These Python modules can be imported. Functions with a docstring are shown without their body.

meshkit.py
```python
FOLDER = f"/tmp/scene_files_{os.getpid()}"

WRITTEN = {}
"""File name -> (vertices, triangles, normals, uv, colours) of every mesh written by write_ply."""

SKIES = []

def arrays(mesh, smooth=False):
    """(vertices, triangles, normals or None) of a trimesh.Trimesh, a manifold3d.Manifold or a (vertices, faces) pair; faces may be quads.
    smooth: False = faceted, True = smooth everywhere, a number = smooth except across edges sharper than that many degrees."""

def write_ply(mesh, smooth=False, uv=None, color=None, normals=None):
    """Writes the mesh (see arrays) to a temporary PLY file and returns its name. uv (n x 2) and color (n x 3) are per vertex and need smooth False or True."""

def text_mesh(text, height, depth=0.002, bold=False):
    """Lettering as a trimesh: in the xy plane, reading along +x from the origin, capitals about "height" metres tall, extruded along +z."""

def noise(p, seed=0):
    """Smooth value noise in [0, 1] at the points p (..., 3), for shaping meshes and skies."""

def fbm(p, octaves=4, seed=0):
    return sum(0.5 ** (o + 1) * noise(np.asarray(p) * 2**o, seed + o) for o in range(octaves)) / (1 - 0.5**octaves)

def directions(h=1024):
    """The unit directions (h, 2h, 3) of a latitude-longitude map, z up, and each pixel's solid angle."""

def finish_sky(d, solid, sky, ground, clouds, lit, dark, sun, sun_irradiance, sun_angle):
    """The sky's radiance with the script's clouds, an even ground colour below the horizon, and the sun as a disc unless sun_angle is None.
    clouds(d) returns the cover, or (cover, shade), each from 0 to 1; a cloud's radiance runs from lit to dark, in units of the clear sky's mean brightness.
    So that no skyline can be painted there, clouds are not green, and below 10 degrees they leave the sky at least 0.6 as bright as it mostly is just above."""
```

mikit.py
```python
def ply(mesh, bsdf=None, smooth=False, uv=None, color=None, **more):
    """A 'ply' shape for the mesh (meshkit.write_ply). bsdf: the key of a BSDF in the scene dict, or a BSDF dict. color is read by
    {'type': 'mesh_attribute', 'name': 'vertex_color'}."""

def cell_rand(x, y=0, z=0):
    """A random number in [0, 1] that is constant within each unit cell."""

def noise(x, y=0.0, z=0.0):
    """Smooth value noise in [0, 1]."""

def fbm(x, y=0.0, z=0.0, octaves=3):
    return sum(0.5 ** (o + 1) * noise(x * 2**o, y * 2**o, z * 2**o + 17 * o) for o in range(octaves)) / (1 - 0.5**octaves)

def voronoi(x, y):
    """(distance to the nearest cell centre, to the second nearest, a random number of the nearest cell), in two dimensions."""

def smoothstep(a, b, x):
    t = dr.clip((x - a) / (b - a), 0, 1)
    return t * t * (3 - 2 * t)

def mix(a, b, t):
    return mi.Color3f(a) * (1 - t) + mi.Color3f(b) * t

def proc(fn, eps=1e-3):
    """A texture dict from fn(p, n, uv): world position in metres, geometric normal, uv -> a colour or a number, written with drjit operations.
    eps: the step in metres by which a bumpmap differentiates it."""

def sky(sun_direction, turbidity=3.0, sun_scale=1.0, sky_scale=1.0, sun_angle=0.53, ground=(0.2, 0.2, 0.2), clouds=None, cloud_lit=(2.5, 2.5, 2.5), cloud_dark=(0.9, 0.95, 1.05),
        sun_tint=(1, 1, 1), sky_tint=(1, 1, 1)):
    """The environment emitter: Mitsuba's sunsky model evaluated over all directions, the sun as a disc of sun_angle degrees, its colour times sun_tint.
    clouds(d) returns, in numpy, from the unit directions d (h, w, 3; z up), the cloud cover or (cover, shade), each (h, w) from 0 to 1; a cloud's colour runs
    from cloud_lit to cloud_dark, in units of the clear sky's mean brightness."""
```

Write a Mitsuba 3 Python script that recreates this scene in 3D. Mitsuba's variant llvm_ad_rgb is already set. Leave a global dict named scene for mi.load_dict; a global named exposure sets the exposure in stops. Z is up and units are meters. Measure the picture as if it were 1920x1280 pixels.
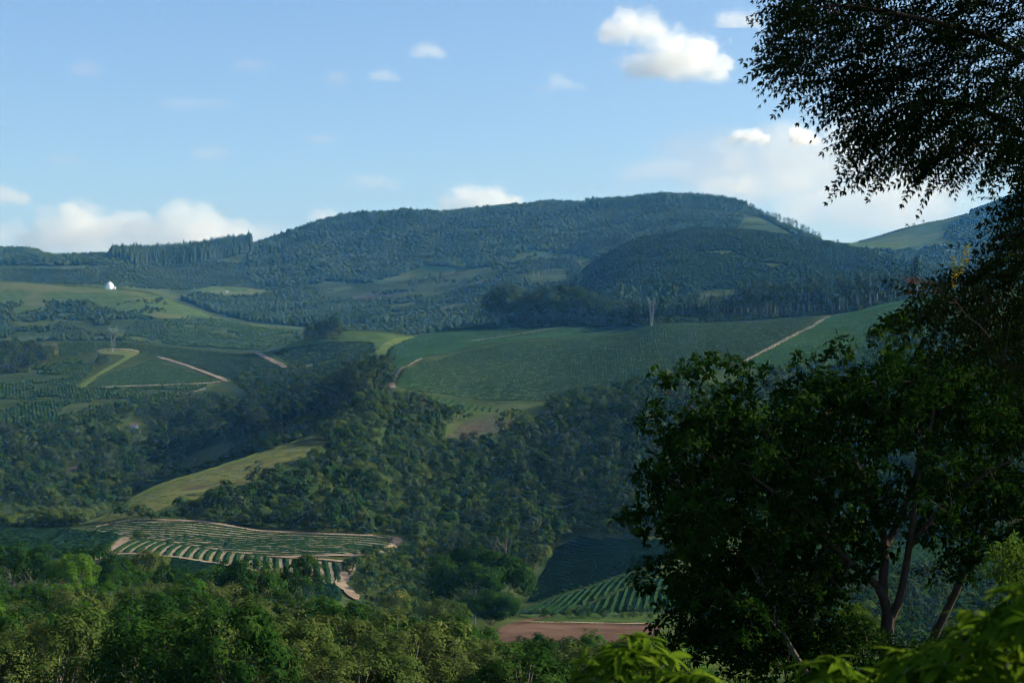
import math, random
import numpy as np, trimesh, shapely
import mitsuba as mi, drjit as dr, mikit, meshkit
from scipy.interpolate import PchipInterpolator
from scipy.ndimage import map_coordinates, gaussian_filter
from scipy.spatial import Delaunay, cKDTree
from shapely.geometry import Polygon, LineString, Point
T = mi.ScalarTransform4f
scene, labels = {}, {}

# ------------------------------------------------------------------ camera, sky, exposure
FOV, F, PITCH = 36.0, 960 / math.tan(math.radians(18.0)), math.atan(80 / (960 / math.tan(math.radians(18.0))))
SP, CP = math.sin(PITCH), math.cos(PITCH)
scene['camera'] = {'type': 'thinlens', 'fov': FOV, 'fov_axis': 'x', 'near_clip': 0.1, 'far_clip': 60000.0,
                   'aperture_radius': 0.0065, 'focus_distance': 40.0,
                   'to_world': T().look_at(origin=[0, 0, 0], target=[0, CP, -SP], up=[0, 0, 1]),
                   'medium': {'type': 'ref', 'id': 'haze_air'}}
SUN = np.array([0.89, 0.16, 0.42])
exposure = 1.9


def pix_dir(px, py):
    px, py = np.asarray(px, float), np.asarray(py, float)
    u, v = (px - 960) / F, (640 - py) / F
    d = np.stack([u, CP + v * SP, -SP + v * CP], -1)
    return d / np.linalg.norm(d, axis=-1, keepdims=True)


CLOUDS = [  # thin veils, px, py, half width, half height, cover, shade
    (632, 150, 22, 13, 0.22, 0.5), (606, 263, 34, 10, 0.3, 0.4), (400, 290, 40, 9, 0.22, 0.5), (125, 303, 30, 9, 0.2, 0.5), (162, 132, 28, 14, 0.2, 0.5), (465, 124, 45, 12, 0.2, 0.4),
    (365, 196, 60, 10, 0.15, 0.3), (230, 450, 260, 34, 0.55, 0.4), (1480, 320, 280, 80, 0.42, 0.75), (1700, 330, 200, 80, 0.42, 0.7), (1620, 390, 160, 50, 0.5, 0.25), (1270, 322, 110, 26, 0.42, 0.3)]


def clouds(d):
    """Fair-weather cumulus: soft noise-broken puffs where the photograph has them, thinning out over the rest of the sky."""
    fwd = d[..., 1] * CP - d[..., 2] * SP
    up = d[..., 1] * SP + d[..., 2] * CP
    ok = fwd > 0.3
    px = 960 + F * d[..., 0] / np.where(ok, fwd, 1)
    py = 640 - F * up / np.where(ok, fwd, 1)
    cover, shade = np.zeros(d.shape[:2]), np.full(d.shape[:2], 0.3)
    n = meshkit.fbm(d * 42.0, 4, 3) - 0.5
    for cx, cy, w, h, c, s in CLOUDS:
        x, y = (px - cx) / w, (py - cy) / h
        r = np.sqrt(x * x + np.where(y > 0, y * y * 1.5, y * y * 0.8))
        a = np.clip((1.15 - r + 1.5 * n) / 0.55, 0, 1) * c * ok
        k = a > cover
        shade = np.where(k, np.clip(s + 0.25 * y - 0.9 * n, 0, 1), shade)
        cover = np.maximum(cover, a)
    far = ~(ok & (np.abs(px - 960) < 1300) & (py > -400))
    wide = np.clip((meshkit.fbm(d * 6.0, 5, 9) - 0.56) * 6, 0, 0.8) * far * (d[..., 2] > 0.02)
    return np.clip(np.maximum(cover, wide), 0, 1), shade


scene['sky'] = mikit.sky(SUN, turbidity=3.0, sun_scale=2.3, sky_scale=1.04, sun_tint=(.84, 1.0, 1.22), sky_tint=(1.16, 1.28, 1.56), clouds=clouds, cloud_lit=(2.3, 2.3, 2.35), cloud_dark=(1.25, 1.4, 1.65), ground=(0.06, 0.08, 0.06))
labels['sky'] = {'label': 'pale blue afternoon sky with scattered white cumulus clouds', 'kind': 'structure'}

# ------------------------------------------------------------------ the land: height as a function of the ground position
# Each curve: a line across the land (ridge, foot of a slope, valley floor) as (column, row, distance); the land is smooth between them.
CURVES = [
    [(-400, 1440, 15), (2400, 1440, 15)],
    [(-400, 1480, 28), (2400, 1480, 28)],
    [(-400, 1390, 100), (600, 1390, 100), (1100, 1420, 100), (2400, 1430, 100)],
    [(-400, 1280, 200), (300, 1285, 200), (700, 1310, 200), (1100, 1345, 200), (2400, 1350, 200)],
    [(-400, 1150, 340), (300, 1160, 340), (600, 1200, 340), (850, 1262, 340), (1000, 1290, 340), (1250, 1290, 340), (2400, 1290, 340)],
    [(-400, 1112, 480), (300, 1122, 480), (600, 1156, 480), (850, 1195, 450), (1000, 1200, 440), (1250, 1200, 450), (1600, 1215, 450), (2400, 1215, 450)],
    [(-400, 1062, 610), (250, 1066, 610), (500, 1098, 610), (650, 1128, 600), (800, 1150, 590), (950, 1160, 520), (1250, 1163, 520), (1600, 1170, 520), (2400, 1160, 520)],
    [(-400, 1022, 710), (200, 1022, 710), (450, 1038, 710), (650, 1048, 710), (800, 1080, 700), (960, 1128, 620), (1100, 1106, 620), (1250, 1070, 650), (1600, 1090, 650), (2400, 1070, 650)],
    [(-400, 996, 800), (100, 994, 800), (300, 977, 810), (500, 996, 810), (700, 1006, 810), (850, 1040, 800), (1000, 1062, 760), (1250, 1008, 780), (1600, 1010, 780), (1900, 960, 780), (2400, 900, 780)],
    [(-400, 991, 860), (0, 991, 860), (140, 984, 860), (300, 906, 940), (430, 866, 990), (560, 822, 1060), (650, 775, 1150), (700, 742, 1230), (740, 738, 1270), (800, 748, 1290), (900, 766, 1270), (1000, 768, 1250), (1100, 752, 1250), (1250, 718, 1250), (1400, 705, 1250), (1600, 690, 1230), (1900, 640, 1150), (2400, 600, 1100)],
    [(-400, 988, 950), (0, 985, 960), (140, 980, 980), (300, 934, 1100), (430, 892, 1150), (560, 838, 1200), (650, 786, 1280), (700, 748, 1320), (740, 727, 1330), (800, 738, 1340), (900, 752, 1330), (1000, 752, 1310), (1100, 737, 1310), (1250, 706, 1320), (1400, 690, 1310), (1600, 672, 1290), (1900, 620, 1240), (2400, 580, 1200)],
    [(-400, 905, 1220), (0, 905, 1220), (200, 888, 1260), (300, 880, 1300), (430, 830, 1340), (560, 772, 1400), (650, 740, 1420), (720, 718, 1440), (760, 700, 1450), (850, 702, 1480), (1000, 700, 1500), (1200, 672, 1500), (1400, 645, 1500), (1600, 630, 1480), (1900, 585, 1400), (2400, 550, 1400)],
    [(-400, 735, 1700), (0, 735, 1700), (200, 728, 1700), (420, 722, 1720), (560, 706, 1720), (700, 692, 1700), (760, 676, 1680), (850, 663, 1740), (960, 642, 1800), (1160, 627, 1820), (1240, 607, 1850), (1400, 601, 1850), (1560, 592, 1800), (1700, 563, 1750), (1900, 530, 1700), (2400, 500, 1700)],
    [(-400, 690, 1880), (200, 690, 1880), (420, 694, 1880), (560, 686, 1900), (700, 668, 1880), (760, 658, 1900), (850, 648, 1930), (960, 638, 1950), (1160, 624, 1950), (1240, 608, 1950), (1400, 603, 1950), (1560, 594, 1950), (1700, 566, 1900), (1900, 540, 1850), (2400, 520, 1850)],
    [(-400, 642, 2100), (0, 643, 2100), (110, 640, 2100), (220, 641, 2100), (330, 650, 2100), (480, 662, 2100), (560, 640, 2080), (640, 621, 2060), (700, 622, 2060), (780, 631, 2080), (830, 619, 2150), (920, 606, 2180), (1000, 604, 2180), (1180, 608, 2150), (1240, 610, 2120), (1400, 606, 2120), (1560, 598, 2120), (1700, 575, 2100), (1900, 550, 2100), (2400, 530, 2100)],
    [(-400, 668, 2420), (0, 668, 2420), (200, 668, 2420), (480, 680, 2420), (640, 655, 2420), (800, 650, 2500), (1000, 628, 2500), (1200, 626, 2450), (1400, 620, 2450), (1700, 590, 2450), (2400, 560, 2450)],
    [(-400, 612, 2850), (0, 612, 2850), (200, 606, 2850), (400, 614, 2850), (560, 622, 2850), (700, 625, 2850), (900, 612, 2850), (1050, 588, 2800), (1100, 560, 2800), (1200, 525, 2800), (1350, 510, 2800), (1500, 520, 2800), (1700, 550, 2800), (2400, 540, 2800)],
    [(-400, 528, 3250), (0, 528, 3250), (100, 534, 3250), (205, 541, 3250), (260, 546, 3250), (330, 566, 3250), (395, 590, 3200), (480, 604, 3200), (580, 612, 3200), (700, 606, 3200), (850, 596, 3200), (1000, 574, 3200), (1060, 543, 3250), (1100, 503, 3300), (1200, 448, 3350), (1300, 433, 3350), (1350, 431, 3350), (1450, 440, 3350), (1560, 456, 3350), (1660, 482, 3300), (1760, 510, 3250), (1920, 530, 3200), (2400, 540, 3200)],
    [(-400, 545, 3600), (0, 545, 3600), (205, 552, 3600), (330, 578, 3600), (480, 598, 3600), (700, 588, 3600), (850, 574, 3600), (1000, 552, 3600), (1100, 522, 3650), (1200, 475, 3700), (1350, 455, 3700), (1560, 470, 3700), (1700, 500, 3650), (1920, 512, 3600), (2400, 520, 3600)],
    [(-400, 502, 4150), (0, 502, 4150), (200, 504, 4150), (350, 528, 4150), (500, 540, 4150), (650, 534, 4150), (750, 524, 4150), (850, 508, 4150), (960, 492, 4150), (1100, 482, 4150), (1200, 462, 4150), (1350, 436, 4150), (1440, 430, 4150), (1560, 462, 4200), (1700, 476, 4200), (1920, 480, 4200), (2400, 480, 4200)],
    [(-400, 470, 4650), (0, 470, 4650), (50, 468, 4650), (100, 481, 4650), (200, 477, 4650), (300, 486, 4650), (470, 492, 4650), (560, 476, 4650), (700, 470, 4650), (900, 452, 4650), (1100, 432, 4650), (1250, 415, 4650), (1400, 412, 4650), (1480, 425, 4650), (1560, 456, 4800), (1700, 452, 4900), (1800, 440, 4900), (1920, 415, 4900), (2400, 400, 4900)],
    [(-400, 480, 5000), (0, 480, 5000), (100, 487, 5000), (200, 487, 5000), (300, 476, 4900), (400, 468, 4900), (470, 456, 5000), (560, 426, 5200), (640, 403, 5300), (700, 396, 5300), (760, 394, 5300), (830, 399, 5300), (900, 390, 5300), (960, 384, 5300), (1100, 384, 5300), (1250, 371, 5300), (1350, 378, 5300), (1400, 390, 5300), (1450, 414, 5300), (1545, 452, 5300), (1580, 459, 5500), (1620, 452, 5700), (1700, 427, 5900), (1800, 402, 6000), (1860, 384, 6000), (1925, 348, 6100), (2100, 300, 6200), (2400, 290, 6200)],
    [(-400, 540, 7000), (400, 530, 7000), (700, 500, 7000), (1500, 500, 7000), (1900, 480, 7500), (2400, 440, 7500)],
    [(-400, 560, 9000), (2400, 560, 9000)],
]


def row_to_e(py):
    return np.tan(np.arctan((640 - np.asarray(py, float)) / F) - PITCH)


YMIN, YMAX = 15.0, 9000.0
PXG = np.concatenate([np.linspace(-3800, -440, 22)[:-1], np.arange(-440, 2361, 4.0), np.linspace(2360, 5700, 22)[1:]])
TG = (PXG - 960) / F
LYG = np.linspace(math.log(YMIN), math.log(YMAX), 520)
_cy = [PchipInterpolator([p[0] for p in c], [p[1] for p in c])(np.clip(PXG, -400, 2400)) for c in CURVES]
_cd = [PchipInterpolator([p[0] for p in c], [p[2] for p in c])(np.clip(PXG, -400, 2400)) for c in CURVES]
E = np.zeros((len(PXG), len(LYG)))
for i in range(len(PXG)):
    E[i] = PchipInterpolator(np.log([d[i] for d in _cd]), row_to_e([y[i] for y in _cy]))(LYG)
E = gaussian_filter(E, (2.2, 0.8), mode='nearest')
_Y = np.exp(LYG)[None, :] + 0 * E
_X = TG[:, None] * _Y
_P = np.stack([_X, _Y, 0 * _X], -1)
_amp = np.clip((_Y - 600) / 1500, 0, 1)
E += ((meshkit.fbm(_P / 130.0, 4, 5) - 0.5) * 7 * _amp + (meshkit.fbm(_P / 420.0, 3, 8) - 0.5) * 26 * np.clip((_Y - 2200) / 2500, 0, 1)
      + (meshkit.fbm(_P / 22.0, 3, 6) - 0.5) * 1.2 * np.clip((_Y - 60) / 300, 0, 1)) / _Y
_ti, _ni = np.arange(len(TG)), np.arange(len(LYG))


def height(x, y):
    x, y = np.asarray(x, float), np.asarray(y, float)
    ye = np.maximum(y, YMIN)
    i = np.interp(x / ye, TG, _ti)
    j = np.interp(np.log(ye), LYG, _ni)
    z = map_coordinates(E, [np.atleast_1d(i).ravel(), np.atleast_1d(j).ravel()], order=1, mode='nearest').reshape(np.shape(np.atleast_1d(i))) * np.atleast_1d(ye)
    near = np.clip(np.atleast_1d(y) / YMIN, 0, 1)
    z = np.where(np.atleast_1d(y) < YMIN, -1.75 + (z + 1.75) * near ** 1.2, z)
    return z.reshape(x.shape) if x.ndim else float(z[0])


def project(p):
    p = np.asarray(p, float)
    fwd, up = p[..., 1] * CP - p[..., 2] * SP, p[..., 1] * SP + p[..., 2] * CP
    fwd = np.where(fwd > 1e-3, fwd, 1e-3)
    return 960 + F * p[..., 0] / fwd, 640 - F * up / fwd


def P(px, py, y):
    """The point at distance y (along the ground) seen in that direction."""
    d = pix_dir(px, py)
    return d * (np.asarray(y, float) / d[..., 1])[..., None]


def ground_at(px, py, y0, y1):
    """Where the line of sight meets the land between the distances y0 and y1 (else where it passes closest)."""
    ys = np.exp(np.linspace(math.log(y0), math.log(y1), 500))
    d = pix_dir(px, py)
    q = d[None] / d[1] * ys[:, None]
    gap = q[:, 2] - height(q[:, 0], q[:, 1])
    hit = np.nonzero(gap <= 0)[0]
    k = hit[0] if len(hit) else int(np.argmin(gap))
    return np.array([q[k, 0], q[k, 1]])


def poly(pts, y0, y1):
    g = Polygon([ground_at(px, py, y0, y1) for px, py in pts]).buffer(0)
    return max(g.geoms, key=lambda a: a.area) if hasattr(g, 'geoms') else g


def path(pts, y0, y1):
    return LineString([ground_at(px, py, y0, y1) for px, py in pts])


# ------------------------------------------------------------------ materials
def rgb(c):
    return {'type': 'rgb', 'value': list(map(float, c))}


def two(b):
    return {'type': 'twosided', 'bsdf': b}


def leafy(a, b, c, big, small, seed=0.0):
    """Leaf colour drifting from plant to plant (big, metres) and clump to clump (small)."""
    def fn(p, n, uv):
        k = mikit.smoothstep(0.25, 0.75, mikit.noise(p.x / big + seed, p.y / big, p.z / big * 0.6))
        s = mikit.noise(p.x / small, p.y / small + seed, p.z / small)
        return mikit.mix(mikit.mix(a, b, k), c, mikit.smoothstep(0.55, 0.95, s) * 0.7)
    return mikit.proc(fn)


def diffuse(tex):
    return two({'type': 'diffuse', 'reflectance': tex})


def thin_leaf(tex, rough=0.4, trans=0.7):
    return {'type': 'principledthin', 'base_color': tex, 'roughness': rough, 'diff_trans': trans, 'eta': 1.45}


scene['leaf_dark'] = thin_leaf(leafy((.010, .034, .007), (.019, .054, .009), (.050, .094, .016), 7.0, 1.2, 1), .55, .5)
scene['leaf_crown'] = thin_leaf(leafy((.026, .060, .012), (.042, .078, .016), (.080, .112, .026), 6.0, 1.2, 3), .55, .5)
scene['leaf_green'] = thin_leaf(leafy((.029, .088, .011), (.054, .118, .014), (.110, .166, .024), 6.0, 1.2, 5), .55, .6)
scene['leaf_olive'] = thin_leaf(leafy((.046, .080, .018), (.070, .096, .025), (.128, .140, .046), 6.0, 1.0, 9), .6, .5)
scene['leaf_silver'] = thin_leaf(leafy((.045, .068, .030), (.065, .086, .044), (.120, .140, .090), 5.0, 0.6, 12), .5, .7)
scene['leaf_hill'] = diffuse(leafy((.014, .040, .011), (.034, .060, .017), (.066, .084, .028), 9.0, 2.5, 3))
scene['leaf_eucalypt'] = diffuse(leafy((.018, .038, .014), (.034, .054, .021), (.062, .076, .034), 12.0, 1.5, 7))
scene['leaf_grey'] = diffuse(leafy((.026, .046, .022), (.042, .058, .030), (.066, .074, .044), 9.0, 2.5, 8))
scene['leaf_shaded_hill'] = diffuse(leafy((.011, .027, .010), (.019, .036, .013), (.034, .050, .019), 40.0, 5.0, 2))  # shade on the round hill's near face, put into a darker leaf colour
scene['leaf_far'] = diffuse(leafy((.0182, .0385, .0140), (.0364, .0574, .0210), (.0525, .0700, .0280), 60.0, 5.0, 4))
scene['leaf_coffee'] = diffuse(leafy((.009, .027, .012), (.014, .037, .014), (.025, .052, .018), 30.0, 0.9, 6))
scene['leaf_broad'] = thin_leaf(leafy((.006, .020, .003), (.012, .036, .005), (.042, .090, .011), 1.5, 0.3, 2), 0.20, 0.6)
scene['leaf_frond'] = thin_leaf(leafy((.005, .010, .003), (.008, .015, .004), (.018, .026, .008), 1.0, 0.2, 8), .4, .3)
scene['leaf_gold'] = thin_leaf(leafy((.45, .30, .03), (.32, .28, .04), (.40, .14, .05), 0.10, 0.04, 3), 0.4, 0.8)
scene['leaf_red'] = thin_leaf(leafy((.22, .07, .04), (.16, .09, .03), (.28, .11, .06), 0.10, 0.04, 1), 0.4, 0.8)
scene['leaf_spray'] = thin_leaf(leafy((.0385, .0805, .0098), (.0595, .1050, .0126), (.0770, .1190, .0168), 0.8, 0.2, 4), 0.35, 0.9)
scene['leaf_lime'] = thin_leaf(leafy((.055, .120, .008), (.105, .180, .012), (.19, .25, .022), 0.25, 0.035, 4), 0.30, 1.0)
scene['blossom'] = diffuse(leafy((.45, .36, .05), (.36, .30, .06), (.5, .4, .1), 1.0, 0.4, 4))


def bark_tex(a, b, k=6.0):
    def fn(p, n, uv):
        return mikit.mix(a, b, mikit.fbm(p.x * k, p.y * k, p.z * k * 0.35, 3))
    return mikit.proc(fn)


scene['bark_grey'] = two({'type': 'diffuse', 'reflectance': bark_tex((.06, .05, .042), (.17, .145, .125), 9)})
scene['bark_brown'] = two({'type': 'bumpmap', 'bump': mikit.proc(lambda p, n, uv: mikit.fbm(p.x * 30, p.y * 30, p.z * 12, 3), 0.004), 'scale': 0.02,
                           'bsdf': {'type': 'diffuse', 'reflectance': bark_tex((.030, .023, .018), (.095, .072, .058), 14)}})
scene['bark_dark'] = two({'type': 'diffuse', 'reflectance': bark_tex((.025, .018, .015), (.07, .05, .042), 14)})
scene['bark_white'] = two({'type': 'diffuse', 'reflectance': bark_tex((.10, .09, .078), (.25, .23, .20), 1.2)})


def land_fn(p, n, uv):
    a = mikit.fbm(p.x / 55, p.y / 55, 0.0, 4)
    b = mikit.fbm(p.x / 9 + 31, p.y / 9, 0.0, 3)
    c = mikit.fbm(p.x / 190 + 7, p.y / 190, 0.0, 3)
    g = mikit.mix((.028, .048, .016), (.052, .074, .024), mikit.smoothstep(.35, .65, a))
    g = mikit.mix(g, (.085, .085, .038), mikit.smoothstep(.55, .75, b) * 0.45)
    g = mikit.mix(g, (.022, .038, .014), mikit.smoothstep(.45, .65, c) * 0.6)
    return g


def grass_fn(lo, hi, dry, k=12.0):
    def fn(p, n, uv):
        a = mikit.fbm(p.x / k, p.y / k, 0.0, 4)
        b = mikit.fbm(p.x / (k * 6) + 3, p.y / (k * 6), 0.0, 3)
        s = mikit.fbm(p.x / 1.7, p.y / 1.7, 0.0, 2)
        g = mikit.mix(lo, hi, mikit.smoothstep(.3, .7, a * 0.7 + s * 0.3))
        return mikit.mix(g, dry, mikit.smoothstep(.45, .7, b))
    return mikit.proc(fn)


def soil_fn(lo, hi, k=6.0, weed=0.0):
    def fn(p, n, uv):
        a = mikit.fbm(p.x / k, p.y / k, 0.0, 4)
        b = mikit.fbm(p.x / (k * 7) + 3, p.y / (k * 7), 0.0, 3)
        g = mikit.mix(lo, hi, mikit.smoothstep(.3, .7, a * .6 + b * .4))
        return mikit.mix(g, (.07, .10, .035), mikit.smoothstep(.5, .7, mikit.fbm(p.x / 3 + 9, p.y / 3, 0.0, 3)) * weed) if weed else g
    return mikit.proc(fn)


scene['ground_land'] = diffuse(mikit.proc(land_fn))
scene['ground_grass'] = diffuse(grass_fn((.036, .068, .019), (.058, .090, .027), (.080, .092, .036)))
scene['ground_dry'] = diffuse(grass_fn((.052, .066, .024), (.105, .106, .046), (.080, .074, .038), 5.0))
scene['ground_lime'] = diffuse(grass_fn((.065, .10, .024), (.10, .13, .036), (.10, .11, .042), 6.0))
scene['ground_soil'] = diffuse(soil_fn((.120, .104, .074), (.205, .172, .122), 6.0, 0.35))
scene['ground_red'] = diffuse(mikit.proc(lambda p, n, uv: mikit.mix(mikit.mix((.080, .048, .037), (.125, .080, .060), mikit.smoothstep(.3, .7, mikit.fbm(p.x / 14, p.y / 9, 0.0, 4))), (.058, .034, .027),
    mikit.smoothstep(.2, .9, dr.sin((p.y + 5 * mikit.noise(p.x / 18, p.y / 25)) * 2.6)) * .55 * mikit.noise(p.x / 6, p.y / 6))))
scene['ground_brown'] = diffuse(soil_fn((.036, .034, .024), (.066, .054, .042), 4.0, 0.8))
scene['ground_track'] = diffuse(soil_fn((.165, .125, .092), (.27, .212, .155), 4.0))
scene['ground_coffee'] = diffuse(soil_fn((.011, .028, .012), (.018, .035, .015), 8.0, 0.7))
scene['paint_white'] = two({'type': 'diffuse', 'reflectance': rgb((.80, .80, .78))})
scene['roof_tile'] = two({'type': 'diffuse', 'reflectance': rgb((.15, .085, .065))})
scene['steel'] = two({'type': 'diffuse', 'reflectance': rgb((.34, .36, .37))})

# ------------------------------------------------------------------ mesh helpers
class Rng(np.random.RandomState):
    pass


def unit(v):
    return v / np.maximum(np.linalg.norm(v, axis=-1, keepdims=True), 1e-9)


def rand_dirs(r, n):
    return unit(r.normal(size=(n, 3)))


def cards(r, c, nrm, size, aspect=0.6):
    """One bent four-cornered leaf face per centre."""
    n = len(c)
    size = np.broadcast_to(size, (n,))[:, None] * r.uniform(.65, 1.35, (n, 1))
    a = unit(np.cross(nrm, r.normal(size=(n, 3))))
    b = np.cross(nrm, a)
    v = np.stack([c + a * size * .5, c + b * size * .5 * aspect + nrm * size * .10 * r.uniform(-1, 1, (n, 1)), c - a * size * .5 * r.uniform(.7, 1.2, (n, 1)), c - b * size * .5 * aspect * r.uniform(.7, 1.2, (n, 1))], 1).reshape(-1, 3)
    k = np.arange(n)[:, None] * 4
    return v, np.vstack([k + [0, 1, 2], k + [0, 2, 3]])


def tube(pts, rad, sides=6, cap=True):
    p = np.asarray(pts, float)
    rad = np.broadcast_to(rad, (len(p),)).astype(float)
    t = unit(np.gradient(p, axis=0))
    a = np.cross(t, [0.13, 0.9, 0.2])
    a = unit(a)
    b = np.cross(t, a)
    ang = np.arange(sides) * 2 * np.pi / sides
    v = (p[:, None] + rad[:, None, None] * (np.cos(ang)[None, :, None] * a[:, None] + np.sin(ang)[None, :, None] * b[:, None])).reshape(-1, 3)
    i, j = np.meshgrid(np.arange(len(p) - 1), np.arange(sides), indexing='ij')
    q = np.stack([i * sides + j, i * sides + (j + 1) % sides, (i + 1) * sides + (j + 1) % sides, (i + 1) * sides + j], -1).reshape(-1, 4)
    f = np.vstack([q[:, [0, 1, 2]], q[:, [0, 2, 3]]])
    if cap:
        m = len(v)
        v = np.vstack([v, p[:1], p[-1:]])
        k, e = np.arange(sides), (len(p) - 1) * sides
        f = np.vstack([f, np.stack([(k + 1) % sides, k, 0 * k + m], 1), np.stack([e + k, e + (k + 1) % sides, 0 * k + m + 1], 1)])
    return v, f


def join(parts):
    vs, fs, n = [], [], 0
    for v, f in parts:
        vs.append(v)
        fs.append(np.asarray(f) + n)
        n += len(v)
    return np.vstack(vs), np.vstack(fs)


def curve(pts, n=10):
    p = np.asarray(pts, float)
    s = np.concatenate([[0], np.cumsum(np.linalg.norm(np.diff(p, axis=0), axis=1))])
    return PchipInterpolator(s, p)(np.linspace(0, s[-1], n))


def box(cx, cy, cz, sx, sy, sz):
    m = trimesh.creation.box((sx, sy, sz))
    return np.array(m.vertices) + [cx, cy, cz], np.array(m.faces)


def numbered(name):
    if name not in labels and name not in scene:
        return name
    k = COUNT[name] = COUNT.get(name, 0) + 1
    return f'{name}_{k:03d}'


COUNT = {}


def thing(name, label, cat, group=None):
    key = numbered(name)
    labels[key] = {'label': label, 'category': cat}
    if group:
        labels[key]['group'] = group
    return key


def part(key, name, mesh, mat, smooth=False, label=None, stuff=False, to_world=None):
    full = f'{key}__{name}'
    if full in scene:
        k = COUNT[full] = COUNT.get(full, 0) + 1
        full = f'{full}_{k:03d}'
    d = mesh if isinstance(mesh, dict) else mikit.ply(mesh, mat, smooth)
    scene[full] = {**d, 'to_world': to_world} if to_world is not None else d
    if label or stuff:
        labels[full] = {**({'label': label} if label else {}), **({'kind': 'stuff'} if stuff else {})}
    return full


def solid(name, mesh, mat, label, kind=None, cat=None, group=None, smooth=False, to_world=None):
    key = numbered(name)
    d = mesh if isinstance(mesh, dict) else mikit.ply(mesh, mat, smooth)
    scene[key] = {**d, 'to_world': to_world} if to_world is not None else d
    labels[key] = {'label': label}
    for k, v in (('kind', kind), ('category', cat), ('group', group)):
        if v:
            labels[key][k] = v
    return key


# ------------------------------------------------------------------ the ground itself
_yrows = np.concatenate([np.linspace(-90, 14, 14), np.exp(LYG)])
_g = np.meshgrid(TG, _yrows, indexing='ij')
_gx, _gy = _g[0] * np.maximum(_g[1], YMIN + np.maximum(0, YMIN - _g[1]) * 0.5), _g[1]
_gz = height(_gx, _gy)
_m, _n = _gx.shape
_i, _j = np.meshgrid(np.arange(_m - 1), np.arange(_n - 1), indexing='ij')
_q = np.stack([_i * _n + _j, (_i + 1) * _n + _j, (_i + 1) * _n + _j + 1, _i * _n + _j + 1], -1).reshape(-1, 4)
solid('terrain', (np.stack([_gx, _gy, _gz], -1).reshape(-1, 3), _q), 'ground_land', 'rolling green hills and valley of the coffee country', 'structure', smooth=True)


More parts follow.
